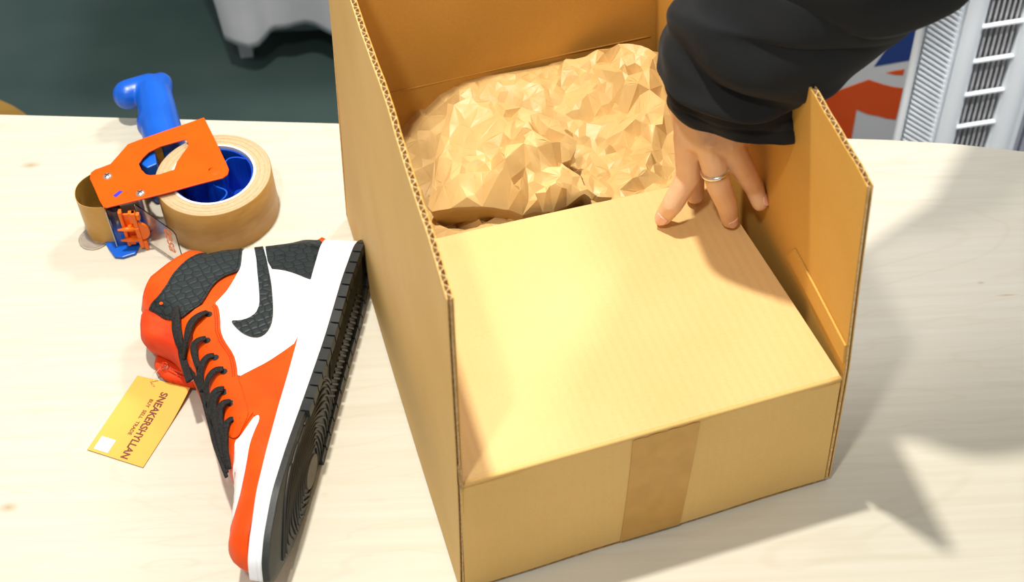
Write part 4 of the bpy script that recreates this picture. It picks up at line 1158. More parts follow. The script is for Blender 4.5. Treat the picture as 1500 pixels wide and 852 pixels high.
# loose end, led round the roller to the blade
le = [(-0.3266, 0.1564, 0.05), (-0.3448, 0.1409, 0.05), (-0.3648, 0.1312, 0.05), (-0.38, 0.1295, 0.05), (-0.3881, 0.1237, 0.05), (-0.3964, 0.1152, 0.05), (-0.4002, 0.1046, 0.05), (-0.3983, 0.092, 0.05), (-0.3923, 0.0837, 0.05), (-0.3835, 0.0796, 0.05), (-0.3752, 0.0786, 0.05), (-0.3702, 0.0787, 0.05)]
P = [Vector((p[0], p[1])) for p in le]
P = [Vector((p.x, p.y)) for p in catmull([(p.x, p.y, 0) for p in P], 5)]
vs, fs = [], []
for i, p in enumerate(P):
    t = P[min(i + 1, len(P) - 1)] - P[max(i - 1, 0)]; nn = Vector((-t.y, t.x)).normalized() * 0.0002
    for s_, z_ in ((1, 0.0015), (1, 0.0495), (-1, 0.0495), (-1, 0.0015)):
        vs.append((p.x + nn.x * s_ - RC[0], p.y + nn.y * s_ - RC[1], z_))
for i in range(len(P) - 1):
    for k in range(4): fs.append((i * 4 + k, i * 4 + (k + 1) % 4, i * 4 + 4 + (k + 1) % 4, i * 4 + 4 + k))
fs += [(0, 1, 2, 3), tuple((len(P) - 1) * 4 + k for k in (3, 2, 1, 0))]
le_o = mesh_obj('loose_end', vs, fs, M['tape'], roll, True); le_o.data.set_sharp_from_angle(angle=0.8); le_o.data.materials.append(M['adhesive'])
le_o['label'] = 'loose end of the tape looped towards the blade'
# the adhesive side faces inward round the loop
for i, p in enumerate(le_o.data.polygons):
    if i < (len(P) - 1) * 4 and i % 4 in (0,): p.material_index = 1

# ================================================================ TAPE DISPENSER
td = empty('tape_dispenser', (-0.30, 0.10, 0.0), 'orange metal and blue plastic hand tape dispenser lying on its side', 'tape dispenser')
PLZ = 0.0555
def tdp(o): return in_frame(o, td)
outer = [(-0.2878, 0.188), (-0.2784, 0.166), (-0.2688, 0.143), (-0.2594, 0.1199), (-0.2575, 0.1143), (-0.258, 0.108), (-0.2621, 0.1036), (-0.2845, 0.0969), (-0.3148, 0.087), (-0.3451, 0.0781), (-0.3655, 0.0725), (-0.3688, 0.0736), (-0.373, 0.0814), (-0.3806, 0.0987), (-0.3866, 0.1116), (-0.3868, 0.1193), (-0.3829, 0.1234), (-0.3757, 0.1268), (-0.3699, 0.1298), (-0.3637, 0.142), (-0.3571, 0.1556), (-0.3468, 0.161), (-0.3184, 0.1741)]
hole = [(-0.3067, 0.1573), (-0.3026, 0.1585), (-0.2994, 0.1533), (-0.2987, 0.1495), (-0.3039, 0.1369), (-0.3074, 0.1279), (-0.3089, 0.1179), (-0.3218, 0.1125), (-0.3304, 0.1118), (-0.3346, 0.1135), (-0.3397, 0.1201), (-0.3432, 0.128), (-0.3404, 0.1358), (-0.3357, 0.1433), (-0.3254, 0.1505)]
def plate_with_hole(name, outer, hole, z0, z1, mat):
    no, nh = len(outer), len(hole)
    pts = [Vector(p) for p in outer + hole]
    ed = [(i, (i + 1) % no) for i in range(no)] + [(no + i, no + (i + 1) % nh) for i in range(nh)]
    v, e, f, ov, oe, of = geometry.delaunay_2d_cdt(pts, ed, [], 2, 1e-7)
    f = [t for t in f if inside(tuple(sum((v[i] for i in t), Vector((0, 0))) / len(t)), outer) and not inside(tuple(sum((v[i] for i in t), Vector((0, 0))) / len(t)), hole)]
    n = len(v)
    vs = [(p[0], p[1], z1) for p in v] + [(p[0], p[1], z0) for p in v]
    faces = [tuple(t) for t in f] + [tuple(i + n for i in t)[::-1] for t in f]
    for a, b in boundary_edges([tuple(t) for t in f]): faces.append((b, a, a + n, b + n))
    return mesh_obj(name, vs, faces, mat)
pl = bevel(tdp(plate_with_hole('side_plate', outer, hole, PLZ - 0.0016, PLZ, M['orange_paint'])), 0.0004)
def scr(px):
    c = px; o = MB(); o.lathe([(0.0001, 0.0019), (0.0024, 0.0016), (0.0040, 0.0006), (0.0042, 0.0), (0.0001, 0.0)], 24); s = tdp(shade(o.build('screw', M['steel']))); s.location = (c[0] , c[1], PLZ)
    s.matrix_parent_inverse = Matrix.Translation(-Vector(td.location))
    o = MB(); o.box(-0.0028, 0.0028, -0.0004, 0.0004, 0.0012, 0.00195); o.build('slot', M['dark_metal'], s).rotation_euler = (0, 0, 1.0)
    o = MB(); o.box(-0.0028, 0.0028, -0.0004, 0.0004, 0.0012, 0.00195); o.build('slot', M['dark_metal'], s).rotation_euler = (0, 0, 2.57)
for c in [(-0.3702, 0.113, 0.057), (-0.3365, 0.0885, 0.057)]: scr(c)
hub_bolt = (-0.2709, 0.1127, 0.0565)
o = MB(); o.lathe([(0.0001, 0.0007), (0.0045, 0.0002), (0.0052, 0.0), (0.0001, 0.0)], 24); s = tdp(shade(o.build('rivet', M['orange_paint']))); s.location = (hub_bolt[0], hub_bolt[1], PLZ)
mk = [(-0.3616, 0.0871), (-0.3565, 0.0933), (-0.3529, 0.0922), (-0.3584, 0.0846)]
o = MB(); o.prism(mk, PLZ, PLZ + 0.0002); tdp(tag(o.build('slot_mark', M['blue_mark']), 'small blue slot'))
# hub
hub = tdp(MB().build('hub', M['blue_hub'])) if False else None
o = MB()
o.lathe([(0.0355, 0.004), (0.0371, 0.004), (0.0371, 0.0475), (0.0355, 0.0475)], 72, RC)
o.lathe([(0.0035, 0.004), (0.009, 0.004), (0.009, 0.049), (0.0035, 0.049)], 32, RC)
o.disc(RC, 0.0365, 0.004, 0.0055, 48)
hub = tdp(shade(o.build('hub', M['blue_hub'])))
for k in range(3):
    a0 = 0.45 + k * 2 * PI / 3
    pts = []
    for i in range(15):
        r = 0.008 + 0.0278 * i / 14; a = a0 + 0.75 * math.sin(PI * i / 14 * 0.9) * 0.9
        pts.append(Vector((RC[0] + r * math.cos(a), RC[1] + r * math.sin(a))))
    o = MB()
    for i in range(14):
        p, q = pts[i], pts[i + 1]; t = (q - p).normalized(); nn = Vector((-t.y, t.x)) * 0.0007
        o.hexa([(p.x - nn.x, p.y - nn.y, .005), (q.x - nn.x, q.y - nn.y, .005), (q.x + nn.x, q.y + nn.y, .005), (p.x + nn.x, p.y + nn.y, .005)],
               [(p.x - nn.x, p.y - nn.y, .047), (q.x - nn.x, q.y - nn.y, .047), (q.x + nn.x, q.y + nn.y, .047), (p.x + nn.x, p.y + nn.y, .047)])
    tdp(o.build('hub_spoke', M['blue_hub']))
o = MB(); o.tube([(RC[0], RC[1], 0.003), (RC[0], RC[1], PLZ)], 0.0033, 16); tdp(shade(o.build('axle', M['steel'])))
# handle
hc = [(-0.3286, 0.1777, 0.03), (-0.3362, 0.2035, 0.03), (-0.3436, 0.232, 0.03), (-0.3488, 0.2527, 0.03), (-0.3541, 0.2624, 0.03), (-0.3643, 0.261, 0.03), (-0.3728, 0.2575, 0.03), (-0.376, 0.2557, 0.03), (-0.344, 0.2699, 0.03), (-0.3452, 0.2111, 0.03), (-0.3387, 0.2018, 0.03)]
tdp(blob('handle', [[(hc[0], .0205), (hc[1], .0205), (hc[2], .0195), (hc[3], .0185)], [(hc[3], .0175), (hc[4], .0165), (hc[5], .0150), (hc[6], .0152), (hc[7], .0152)], [(hc[3], .018), (hc[8], .0120)], [(hc[9], .0165), (hc[10], .016)]], M['blue'], voxel=0.0014, smooth=10))
# blue body between the plates, base, roller, blade
bb = [(-0.3569, 0.155, 0.03), (-0.3424, 0.1335, 0.03), (-0.3365, 0.1275, 0.03), (-0.328, 0.1325, 0.03), (-0.3335, 0.1571, 0.03), (-0.3466, 0.1675, 0.03)]
o = MB(); o.prism([p[:2] for p in bb], 0.002, 0.050); tdp(bevel(o.build('handle_block', M['blue']), 0.001))
hd = [(-0.3629, 0.1588, 0.052), (-0.3485, 0.1484, 0.052), (-0.3176, 0.1612, 0.052), (-0.3257, 0.1751, 0.052)]
bs = [(-0.3812, 0.0805, 0.002), (-0.3752, 0.0696, 0.002), (-0.3687, 0.0596, 0.002), (-0.3608, 0.0582, 0.002), (-0.3493, 0.0626, 0.002), (-0.3474, 0.0729, 0.002), (-0.3337, 0.0986, 0.002), (-0.3524, 0.1179, 0.002), (-0.371, 0.1101, 0.002)]
o = MB(); o.prism([p[:2] for p in bs], 0.0008, 0.0035); tdp(bevel(o.build('base_plate', M['blue']), 0.0008))
rc = (-0.3773, 0.1157, 0.05)
o = MB(); o.tube([(rc[0], rc[1], 0.004), (rc[0], rc[1], PLZ - 0.0016)], 0.0082, 28); tdp(shade(o.build('guide_roller', M['dark_metal'])))
cd = (-0.3916, 0.0866, 0.0)
o = MB(); o.lathe([(0.0125, 0.0003), (0.0150, 0.0003), (0.0150, 0.0013), (0.0125, 0.0013)], 40, (cd[0], cd[1])); o.disc(cd, 0.0125, 0.0003, 0.0008, 40); tdp(shade(o.build('clear_flange', M['clear'])))
o = MB(); scq = (-0.3389, 0.0957, 0.05)
o.tube([(scq[0], scq[1], 0.003), (scq[0], scq[1], PLZ - 0.001)], 0.004, 16); tdp(shade(o.build('post', M['steel'])))
# serrated blade standing at the front of the loose end
bl = [(-0.3694, 0.0777, 0.05), (-0.3649, 0.077, 0.05)]
b0, b1 = Vector(bl[0]), Vector(bl[1])
d = (b1 - b0).normalized()
d = Vector((0.25, -0.97, 0)).normalized()
vs, fs = [], []
nt_ = 26
for i in range(nt_ + 1):
    z = 0.003 + 0.046 * i / nt_
    ww = 0.0055 + (0.0016 if i % 2 else 0.0)
    for k, (s_, x) in enumerate(((0, 0), (1, ww))):
        p = Vector((b0.x, b0.y, 0)) + d * x
        vs.append((p.x, p.y, z))
for i in range(nt_): fs.append((i * 2, i * 2 + 1, i * 2 + 3, i * 2 + 2))
bo = mesh_obj('serrated_blade', vs, fs, M['steel']); sm = bo.modifiers.new('t', 'SOLIDIFY'); sm.thickness = 0.0006; tdp(bo)
# clear blade housing beside the blade
ch = [(-0.3673, 0.0759, 0.05), (-0.3612, 0.0728, 0.05), (-0.3548, 0.0759, 0.05), (-0.3602, 0.0789, 0.05)]
o = MB(); o.prism([p[:2] for p in ch], 0.003, 0.048); tdp(o.build('blade_housing', M['clear']))
# orange brake clip: ribbed upright plate with two spikes, a half disc and feet
K0 = Vector((-0.3578, 0.0752, 0.05)); K1 = Vector((-0.336, 0.0763, 0.05))
K0.z = K1.z = 0
kd = (K1 - K0); kl = kd.length; kd.normalize(); kn = Vector((kd.y, -kd.x, 0))
if kn.y > 0: kn = -kn
def kb(mb, s0, s1, z0, z1, n0, n1):
    a = K0 + kd * s0; b = K0 + kd * s1
    mb.hexa([a + kn * n0 + Vector((0, 0, z0)), b + kn * n0 + Vector((0, 0, z0)), b + kn * n1 + Vector((0, 0, z0)), a + kn * n1 + Vector((0, 0, z0))],
            [a + kn * n0 + Vector((0, 0, z1)), b + kn * n0 + Vector((0, 0, z1)), b + kn * n1 + Vector((0, 0, z1)), a + kn * n1 + Vector((0, 0, z1))])
o = MB()
kb(o, 0.001, 0.004, 0.006, 0.050, 0.0, 0.006)
kb(o, 0.004, 0.017, 0.009, 0.044, 0.0, 0.0022)
kb(o, 0.010, 0.0165, 0.036, 0.049, 0.0022, 0.0068)
kb(o, 0.0125, 0.0165, 0.004, 0.049, 0.0022, 0.0080)
kb(o, 0.006, 0.0165, 0.028, 0.031, 0.0022, 0.0088)
kb(o, 0.006, 0.0165, 0.014, 0.017, 0.0022, 0.0088)
kb(o, 0.004, 0.009, 0.0075, 0.013, 0.0022, 0.0060)
kb(o, 0.0165, 0.0200, 0.001, 0.012, 0.0040, 0.0078)
kb(o, 0.0165, 0.0200, 0.040, 0.047, 0.0030, 0.0072)
clip = bevel(tdp(o.build('brake_clip', M['orange_plastic'])), 0.0006)
for z_ in (0.0295, 0.0155):
    o = MB(); a = K0 + kd * 0.012 + kn * 0.0070 + Vector((0, 0, z_)); b = K0 + kd * -0.003 + kn * 0.0080 + Vector((0, 0, z_ + .001))
    o.tube([a, a.lerp(b, 0.5), b], [0.0026, 0.0022, 0.0008], 10); s_ = o.build('spike', M['orange_plastic'], None, True); s_.parent = clip
o = MB()
vs = []
for side in (0.0045, 0.0068):
    for i in range(17):
        a = -PI / 2 + PI * i / 16
        p = K0 + kd * (0.0165 + 0.0085 * math.cos(a)) + kn * side + Vector((0, 0, 0.0245 + 0.0105 * math.sin(a))); vs.append(p)
o.add(vs, [tuple(range(17)), tuple(range(17, 34))[::-1]] + [(i, i + 17, i + 18, i + 1) for i in range(16)] + [(16, 33, 17, 0)])
s_ = o.build('thumb_wheel', M['orange_plastic'], None); s_.parent = clip
# clear guard flap with printed word
g = [Vector(p) for p in [(-0.3419, 0.0812, 0.049), (-0.3221, 0.0624, 0.049), (-0.3012, 0.045, 0.046), (-0.3068, 0.0401, 0.001), (-0.3247, 0.0524, 0.001), (-0.3425, 0.0664, 0.003)]]
gx0, gx1 = g[0], g[2]
o = MB()
gd = (Vector((gx1.x, gx1.y, 0)) - Vector((gx0.x, gx0.y, 0))); gl = gd.length; gd.normalize(); gnm = Vector((gd.y, -gd.x, 0))
if gnm.y > 0: gnm = -gnm
G0 = Vector((gx0.x, gx0.y, 0))
prof = [(0.0, 0.004), (0.0, 0.0495), (0.012, 0.0495), (gl - 0.003, 0.0470), (gl, 0.0440), (gl, 0.004), (gl - 0.003, 0.0015), (0.010, 0.0015)]
a = [G0 + gd * s + Vector((0, 0, z)) for s, z in prof]; b = [p + gnm * 0.0011 for p in a]
n = len(prof)
o.add(a + b, [tuple(range(n)), tuple(range(n, 2 * n))[::-1]] + [(i, i + n, (i + 1) % n + n, (i + 1) % n) for i in range(n)])
gu = tdp(o.build('clear_guard', M['clear']))
mt = Matrix(((0, gd.x, gnm.x, 0), (0, gd.y, gnm.y, 0), (-1, 0, 0, 0), (0, 0, 0, 1)))
ctr = G0 + gd * (gl - 0.0105) + Vector((0, 0, 0.0285)) + gnm * 0.0013
t = text_mesh('lettering', 'tesa', 0.0195, M['ink_orange'], None, Matrix.Translation(ctr) @ mt, 0.00008, 0.0002)
t.parent = gu

# ================================================================ PERSON : left hand, forearm and black sleeve
J = {'it': (0.1248, -0.0633, 0.1495), 'mt': (0.1775, -0.0695, 0.149), 'rt': (0.1996, -0.0712, 0.168), 'th': (0.1529, -0.04, 0.149), 'wr': (0.1606, -0.0579, 0.29)}
def V(*a): return Vector(a)
it, mt_, rt, tht, wr = [Vector([float(c) for c in J[k]]) for k in ('it', 'mt', 'rt', 'th', 'wr')]
iM, mM, rM, pM = V(.1395, -.0625, .2358), V(.1530, -.0745, .2416), V(.1700, -.0725, .2361), V(.1800, -.0610, .2300)
iP, mP, rP = V(.1430, -.0609, .1913), V(.1642, -.0781, .1964), V(.1872, -.0695, .1977)
iD, mD, rD = V(.1310, -.0679, .1688), V(.1730, -.0740, .1704), V(.1950, -.0660, .1800)
wi, wp = wr + V(-.019, .004, 0), wr + V(.020, .0, 0)
f_up = V(.155, .02, .345)
el = V(.30, .075, .43)
chains = [
    [(iM, .0112), (iP, .0100), (iD, .0088), (it, .0072)],
    [(mM, .0112), (mP, .0098), (mD, .0087), (mt_, .0073)],
    [(rM, .0108), (rP, .0092), (rD, .0080), (rt, .0068)],
    [(pM, .0095), (V(.182, -.046, .205), .0080), (V(.176, -.041, .188), .0070), (V(.170, -.044, .178), .0064)],
    [(wi + V(.002, .012, -.018), .0145), (V(.138, -.030, .245), .0125), (V(.148, -.030, .205), .0105), (V(.1500, -.034, .178), .0098), (tht, .0080)],
    [(wi, .0175), (wi.lerp(el, 0.3), .024), (el, .036)],
    [(wp, .0170), (wp.lerp(el, 0.3), .024), (el, .036)],
    [(el, .040), (V(.45, .17, .52), .042), (V(.60, .28, .62), .05)],
]
extra = [
    [(wi, .0165), (wr, .018), (iM, .0108), (mM, .0112)],
    [(wr, .018), (wp, .0160), (mM, .0112), (rM, .0106)],
    [(wp, .0160), (wr, .017), (rM, .0104), (pM, .0092)],
    [(wi, .0160), (wi + V(.002, .012, -.018), .0135), (V(.140, -.040, .240), .0120), (iM, .0100), (mM, .010)],
    [(wi, .0175), (wp, .017), (wi.lerp(el, .3), .022), (wp.lerp(el, .3), .022)],
]
# tendon ridges over the back of the hand and knuckle bumps
for a_, b_2 in ((wr + V(-.006, -.010, -.012), iM + V(-.001, -.0050, .004)), (wr + V(0, -.012, -.012), mM + V(0, -.0050, .004)), (wr + V(.010, -.010, -.012), rM + V(0, -.0045, .004))):
    chains.append([(a_, .0045), (b_2, .0068)])
hand = blob('person', chains, M['skin'], voxel=0.0013, smooth=5, extra=extra)
tag(hand, 'left hand and arm of a person in a black sleeve pressing on the cardboard lid', 'person')

def nail(tip, dip, up, r, w, l):
    ax_ = (tip - dip).normalized(); up = (up - ax_ * up.dot(ax_)).normalized(); sd = ax_.cross(up)
    vs, fs = [], []
    nu, nv = 8, 8
    for j in range(nv + 1):
        for i in range(nu + 1):
            a = (i / nu - 0.5) * 2; t = j / nv
            wid = w * (0.92 + 0.08 * math.sin(PI * t)) * (1 - 0.35 * max(0, (0.25 - t) / 0.25) ** 2 - 0.45 * max(0, (t - 0.75) / 0.25) ** 2)
            ang = a * wid / r
            vs.append(tip + ax_ * (-l * 0.65 + l * t * (1 - 0.12 * a * a)) + (up * math.cos(ang) + sd * math.sin(ang)) * (r * (1.02 - 0.10 * t)))
    for j in range(nv):
        for i in range(nu):
            q = j * (nu + 1) + i; fs.append((q, q + 1, q + nu + 2, q + nu + 1))
    o = mesh_obj('fingernail', vs, fs, M['nail'], hand, True)
    s = o.modifiers.new('t', 'SOLIDIFY'); s.thickness = 0.0007; s.offset = 0
    return o
nail(it, iD, V(-.35, -.80, .45), .0074, .0062, .0125)
nail(mt_, mD, V(.40, -.85, .1), .0074, .0055, .0110)
nail(rt, rD, V(.9, -.45, .1), .0069, .0048, .0095)
# ring on the middle of the three visible fingers
rc_ = mM.lerp(mP, 0.66); rax = (mP - mM).normalized()
u_ = rax.cross(V(0, 0, 1)).normalized(); v_ = rax.cross(u_)
vs, fs = [], []
SEG = 40
for k in range(SEG):
    a = 2 * PI * k / SEG
    rd = u_ * math.cos(a) + v_ * math.sin(a)
    for (rr_, zz) in ((.0096, -.0018), (.0112, -.0016), (.0116, 0), (.0112, .0016), (.0096, .0018)):
        vs.append(rc_ + rd * rr_ + rax * zz)
for k in range(SEG):
    for j in range(5):
        fs.append((k * 5 + j, ((k + 1) % SEG) * 5 + j, ((k + 1) % SEG) * 5 + (j + 1) % 5, k * 5 + (j + 1) % 5))
tag(mesh_obj('ring', vs, fs, M['silver'], hand, True), 'silver band ring')

# sleeve: loose tube through measured sections; folds pushed in along it
sec = [([0.1737, -0.0748, 0.268], [0.043, -0.0226, 0.0]), ([0.1715, -0.0689, 0.283], [0.0466, -0.0216, 0.0]), ([0.1732, -0.0628, 0.3], [0.0513, -0.0191, 0.0]), ([0.1824, -0.0669, 0.322], [0.0609, -0.0213, -0.0]), ([0.1947, -0.071, 0.342], [0.0699, -0.022, 0.0]), ([0.2098, -0.0697, 0.362], [0.077, -0.0193, 0.0]), ([0.2332, -0.0701, 0.392], [0.0743, -0.0242, 0.0]), ([0.2644, -0.0611, 0.43], [0.0737, -0.0294, 0.0])]
secs = [(Vector(c), Vector(a)) for c, a in sec]
secs += [(V(.36, .13, .47), V(.058, -.03, 0)), (V(.47, .20, .54), V(.055, -.04, 0)), (V(.60, .29, .625), V(.055, -.05, .0))]
depth = [.043, .046, .050, .054, .056, .058, .060, .060, .062, .064, .068]
def interp_sec(t):
    n = len(secs) - 1; x = t * n; i = min(int(x), n - 1); fr = x - i
    def cr(g):
        a, b, c, d = g(max(i - 1, 0)), g(i), g(i + 1), g(min(i + 2, n))
        return 0.5 * ((b * 2) + (c - a) * fr + (a * 2 - b * 5 + c * 4 - d) * fr * fr + (b * 3 - a - c * 3 + d) * fr ** 3)
    return cr(lambda k: secs[k][0]), cr(lambda k: secs[k][1]), cr(lambda k: depth[k])
NR, NS = 110, 96
vs, fs = [], []
for j in range(NR + 1):
    t = j / NR
    c, a, dp = interp_sec(t); c2_, _a, _d = interp_sec(min(1, t + 0.01)); c1_, _a, _d = interp_sec(max(0, t - 0.01))
    axd = (c2_ - c1_).normalized(); b = axd.cross(a).normalized()
    if b.y > 0: b = -b          # b points to the camera side
    x = t * (len(secs) - 1)
    for k in range(NS):
        th = 2 * PI * k / NS
        cs, sn_ = math.cos(th), math.sin(th)
        # front fold: deep crease sweeping from lower left to right above the cuff
        fr = max(0.0, sn_)
        w = 0.0
        cen = 1.7 + 0.45 * cs - 0.25 * math.sin(th * 2)
        w -= 0.011 * math.exp(-((x - cen) / 0.28) ** 2) * fr ** 0.5 * (0.4 + 0.6 * min(1, max(0, (cs + 1.05))))
        w += 0.008 * math.exp(-((x - cen - 0.75) / 0.42) ** 2) * fr
        cen2 = 3.1 - 0.7 * cs
        w -= 0.007 * math.exp(-((x - cen2) / 0.33) ** 2) * fr
        w += 0.004 * math.exp(-((x - cen2 - 0.6) / 0.35) ** 2) * fr
        w += 0.0022 * math.sin(3 * th + x * 1.9) * math.sin(x * 2.3 + 1.0) + 0.0012 * math.sin(7 * th - x * 3.1)
        w += 0.0014 * math.sin(2 * th + 1) * (x < 1)
        if x < 0.75: w += 0.0008 * math.exp(-((x - 0.62) / 0.05) ** 2) * -1.5
        p = c + a * cs * (1 + w / max(a.length, .01)) + b * (dp + w) * sn_
        vs.append(p)
for j in range(NR):
    for k in range(NS):
        q = j * NS + k; r = j * NS + (k + 1) % NS
        fs.append((q, r, r + NS, q + NS))
sl = mesh_obj('sleeve', vs, fs, M['sleeve'], hand, True)
m_ = sl.modifiers.new('t', 'SOLIDIFY'); m_.thickness = 0.0022; m_.offset = -1
sl['label'] = 'loose black sleeve with a hemmed cuff'
# hem seam: thin line round the cuff
ring_i = int(0.62 / (len(secs) - 1) * NR)
o = MB()
R0 = [Vector(vs[ring_i * NS + k]) for k in range(NS)]
cc = sum(R0, Vector()) / NS
o.tube([p + (p - cc).normalized() * 0.0003 for p in R0] + [R0[0]], 0.0005, 5); h_ = o.build('hem_stitching', M['sleeve'], sl, True)

# ================================================================ BACKGROUND
# low bench under a draped cloth
bn = empty('low_bench', (0.1, 1.55, FZ), 'low white bench on stubby legs under a grey-white cloth, far end of the floor', 'bench')
LEG = (-0.4653, 1.2364, -0.74)
x0, y0 = LEG[0] - 0.015, LEG[1] - 0.01
for (x, y) in ((x0 + 0.02, y0 + 0.02), (0.75, y0 + 0.02), (x0 + 0.02, y0 + 0.62), (0.75, y0 + 0.62)):
    o = MB(); o.hexa([(x - .011, y - .011, FZ), (x + .011, y - .011, FZ), (x + .011, y + .011, FZ), (x - .011, y + .011, FZ)], [(x - .018, y - .018, FZ + .16), (x + .018, y - .018, FZ + .16), (x + .018, y + .018, FZ + .16), (x - .018, y + .018, FZ + .16)])
    in_frame(o.build('leg', M['white_paint']), bn)
o = MB(); o.box(x0 + 0.01, 0.78, y0 + 0.01, y0 + 0.03, FZ + 0.055, FZ + 0.13); in_frame(o.build('seat_rail', M['rail']), bn)
o = MB(); o.box(x0 + 0.01, 0.78, y0 + 0.03, y0 + 0.65, FZ + 0.09, FZ + 0.42); in_frame(bevel(o.build('seat', M['white_paint']), 0.02), bn)
# cloth
vs, fs = [], []
NXc, NZc = 120, 26
xa, xb = x0 - 0.025, 0.80
path = []
def cpos(s):      # s 0..1 along side then front
    Ls, Lf = 0.62, xb - xa
    d = s * (Ls + Lf)
    if d < Ls: return Vector((xa, y0 + 0.62 - d, 0)), Vector((-1, 0, 0))
    return Vector((xa + (d - Ls), y0 - 0.02, 0)), Vector((0, -1, 0))
for i in range(NXc + 1):
    s = i / NXc
    p, n_ = cpos(s)
    dx = p.x - xa if n_.y else -(p.y - y0)
    near = math.exp(-((p.x - x0 - 0.02) / 0.055) ** 2) if n_.y else 1.0
    hem = FZ + 0.092 + 0.008 * math.sin(p.x * 11) + (-0.025) * near
    
    for j in range(NZc + 1):
        t = j / NZc
        z = hem + (FZ + 0.44 - hem) * t
        fold = (0.012 * math.sin(s * 60 + t * 1.5) + 0.008 * math.sin(s * 133 - t * 2)) * (1 - 0.6 * t)
        out_ = n_ * (fold + 0.010 * (1 - t) + 0.008)
        # round the vertical corner
        cr_ = Vector((0, 0, 0))
        vs.append(p + out_ + Vector((0.03 * (1 - t) * near * (1 if n_.y else 0.9), 0, 0)) + Vector((0, 0, z)))
for i in range(NXc):
    for j in range(NZc):
        a = i * (NZc + 1) + j; fs.append((a, a + NZc + 1, a + NZc + 2, a + 1))
tb0 = len(vs)
topc = [(xa, y0 - .03, FZ + .445), (xb, y0 - .03, FZ + .445), (xb, y0 + .64, FZ + .445), (xa, y0 + .64, FZ + .445)]
vs += topc; fs.append((tb0, tb0 + 1, tb0 + 2, tb0 + 3))
cl = mesh_obj('draped_cloth', vs, fs, M['white_cloth'], None, True); cl.data.set_sharp_from_angle(angle=1.0)
m_ = cl.modifiers.new('t', 'SOLIDIFY'); m_.thickness = 0.003
tag(cl, 'grey-white cloth draped over the low bench, hem gathered at the leg', 'cloth')

# round wooden stool, only its rim shows behind the table on the left
so = empty('round_stool', (-0.76, 0.49, FZ), 'brown wooden round stool half hidden behind the table edge', 'stool')
o = MB(); o.disc((0, 0), 0.178, 0.415, 0.44, 48); bevel(o.build('seat', M['stool'], so), 0.006)
for k in range(4):
    a = PI / 4 + k * PI / 2
    o = MB(); o.tube([(0.12 * math.cos(a), 0.12 * math.sin(a), 0.415), (0.16 * math.cos(a), 0.16 * math.sin(a), 0)], [0.016, 0.012], 12); shade(o.build('leg', M['stool'], so))

# white louvred appliance
ap = empty('air_purifier', (0.61, 0.62, FZ), 'tall white appliance with slanted louvres and a grey grille behind the table', 'appliance')
def apc(o): return in_frame(o, ap)
AX0, AX1, AY = 0.5188, 0.690, 0.55
ZT = 0.12
o = MB(); o.prism([(AX0 + .004, AY + .012), (0.606, AY + .012), (0.606, AY + .25), (AX0 + .13, AY + .25)][::-1] if False else [(AX0 + .004, AY + .012), (0.606, AY + .012), (0.606, AY + .13)], FZ + .02, ZT); o.box(0.606, 0.651, AY + 0.032, AY + 0.13, FZ + .02, ZT); o.box(0.651, AX1, AY + 0.012, AY + 0.13, FZ + .02, ZT); apc(bevel(o.build('body', M['white_plastic']), 0.003))
o = MB(); o.box(AX0 + .08, AX1 - .01, AY + 0.02, AY + 0.12, FZ, FZ + .02); apc(o.build('foot', M['dark_metal']))
o = MB(); o.tube([(AX0 + .005, AY + .006, FZ + .02), (AX0 + .005, AY + .006, ZT)], 0.0055, 12); apc(shade(o.build('edge_trim', M['white_bright'])))
o = MB(); o.tube([(0.590, AY + .016, FZ + .02), (0.590, AY + .016, ZT)], 0.0145, 20); apc(shade(o.build('column', M['white_plastic'])))
o = MB(); o.tube([(0.668, AY + .020, FZ + .02), (0.668, AY + .020, ZT)], 0.017, 20); apc(shade(o.build('column', M['white_plastic'])))
o = MB()
z = FZ + 0.04
while z < ZT - 0.03:
    o.slab((0.532, AY + .004, z + .020), (0.571, AY + .004, z - .010), (0.571, AY + .013, z - .010), (0.532, AY + .013, z + .020), (0, 0, 0.0032))
    z += 0.0085
apc(tag(o.build('louvres', M['white_plastic']), kind='stuff'))
o = MB(); o.box(0.606, 0.651, AY + .030, AY + .032, FZ + .02, ZT); apc(o.build('grille_back', M['grille']))
for k in range(6):
    x = 0.611 + k * 0.0068
    o = MB(); o.box(x, x + 0.0026, AY + .018, AY + .029, FZ + .02, ZT); apc(o.build('grille_fin', M['fin']))
zb = ['-0.1828, -0.2367, -0.2944, -0.3497'] if False else [-0.19, -0.2454, -0.3035, -0.3592]
stepz = (zb[0] - zb[3]) / 3
for k in range(-4, 8):
    z = zb[3] + k * stepz
    if FZ + 0.05 < z < ZT - .02:
        o = MB(); o.slab((0.598, AY + .006, z - .001), (0.653, AY + .010, z + .003), (0.653, AY + .016, z + .003), (0.598, AY + .012, z - .001), (0, 0, 0.0028)); apc(o.build('grille_bar', M['white_plastic']))
# pale cabinet further right
o = MB(); o.box(0.715, 1.2, 0.62, 0.95, FZ, -0.02); gc = bevel(o.build('side_cabinet', M['grey_panel']), 0.004); tag(gc, 'lilac-grey cabinet at the far right edge behind the table', 'cabinet')
o = MB(); o.box(0.722, 0.95, 0.612, 0.62, FZ + .05, -0.04); o.build('door', M['grey_panel'], gc)
o = MB(); o.box(0.955, 1.195, 0.612, 0.62, FZ + .05, -0.04); o.build('door', M['grey_panel'], gc)
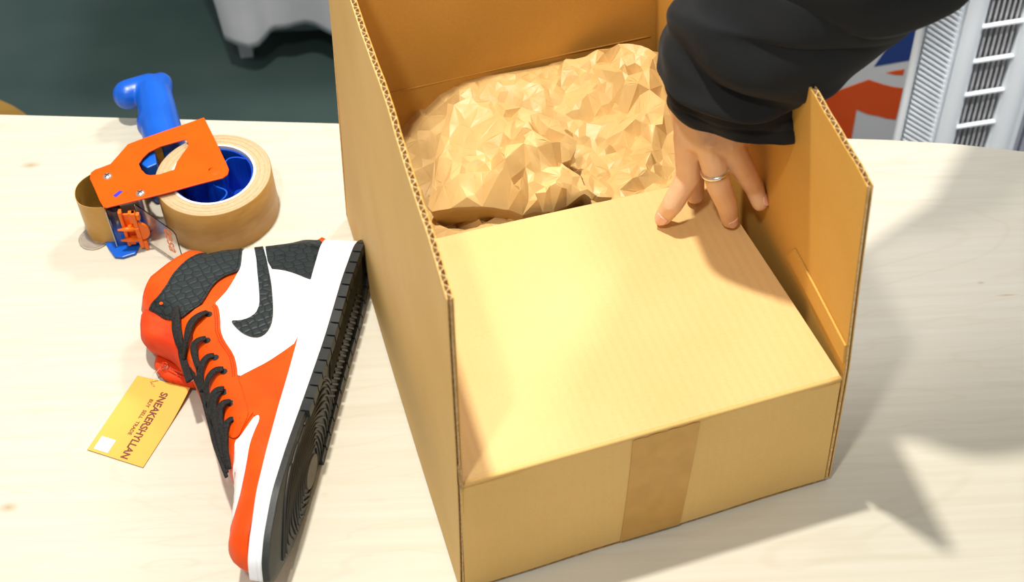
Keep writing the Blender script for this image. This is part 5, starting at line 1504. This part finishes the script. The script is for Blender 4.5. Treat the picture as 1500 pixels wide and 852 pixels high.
# printed carrier bag
bg_ = empty('carrier_bag', (0.55, 0.80, FZ), 'glossy white carrier bag with orange and blue print behind the table', 'bag')
BYF = 0.75
o = MB(); o.hexa([(0.455, BYF, FZ), (0.64, BYF, FZ), (0.64, BYF + .12, FZ), (0.455, BYF + .12, FZ)], [(0.452, BYF, -0.18), (0.643, BYF, -0.18), (0.64, BYF + .07, -0.18), (0.455, BYF + .07, -0.18)]); in_frame(bevel(o.build('bag_body', M['bag_white']), 0.003), bg_)
def patch(name, pts, mat, label):
    n = len(pts)
    a = [Vector((p[0], BYF - 0.0006, p[2])) for p in pts]; b = [Vector((p[0], BYF + 0.001, p[2])) for p in pts]
    o = MB(); o.add(a + b, [tuple(range(n)), tuple(range(n, 2 * n))[::-1]] + [(i, i + n, (i + 1) % n + n, (i + 1) % n) for i in range(n)])
    in_frame(tag(o.build(name, mat), label), bg_)
patch('print_patch', [(0.4729, 0.7494, -0.4607), (0.4963, 0.7494, -0.4523), (0.5334, 0.7494, -0.4362), (0.5455, 0.7494, -0.4421), (0.5576, 0.7494, -0.4476), (0.5715, 0.7494, -0.4527), (0.5891, 0.7494, -0.4568), (0.5858, 0.7494, -0.5183), (0.5719, 0.7494, -0.5154), (0.5595, 0.7494, -0.5099), (0.5415, 0.7494, -0.5043), (0.5238, 0.7494, -0.4942), (0.5243, 0.7494, -0.5461), (0.5262, 0.7494, -0.6026), (0.4824, 0.7494, -0.5996), (0.4729, 0.7494, -0.4909)], M['bag_orange'], 'orange print')
patch('print_patch', [(0.5373, 0.7494, -0.4122), (0.5517, 0.7494, -0.4095), (0.5661, 0.7494, -0.4071), (0.5877, 0.7494, -0.4034), (0.59, 0.7494, -0.3416), (0.5663, 0.7494, -0.3401)], M['bag_blue'], 'blue print')
patch('print_patch', [(0.5568, 0.7494, -0.4248), (0.5703, 0.7494, -0.4215), (0.583, 0.7494, -0.4199), (0.5821, 0.7494, -0.4313), (0.5697, 0.7494, -0.4295)], M['bag_orange'], 'small orange wedge print')
o = MB(); o.tube(catmull([(0.50, BYF + .005, -0.19), (0.51, BYF + .01, -0.10), (0.55, BYF + .015, -0.06), (0.59, BYF + .01, -0.10), (0.60, BYF + .005, -0.19)], 6), 0.003, 8); in_frame(shade(o.build('handle', M['bag_white'])), bg_)
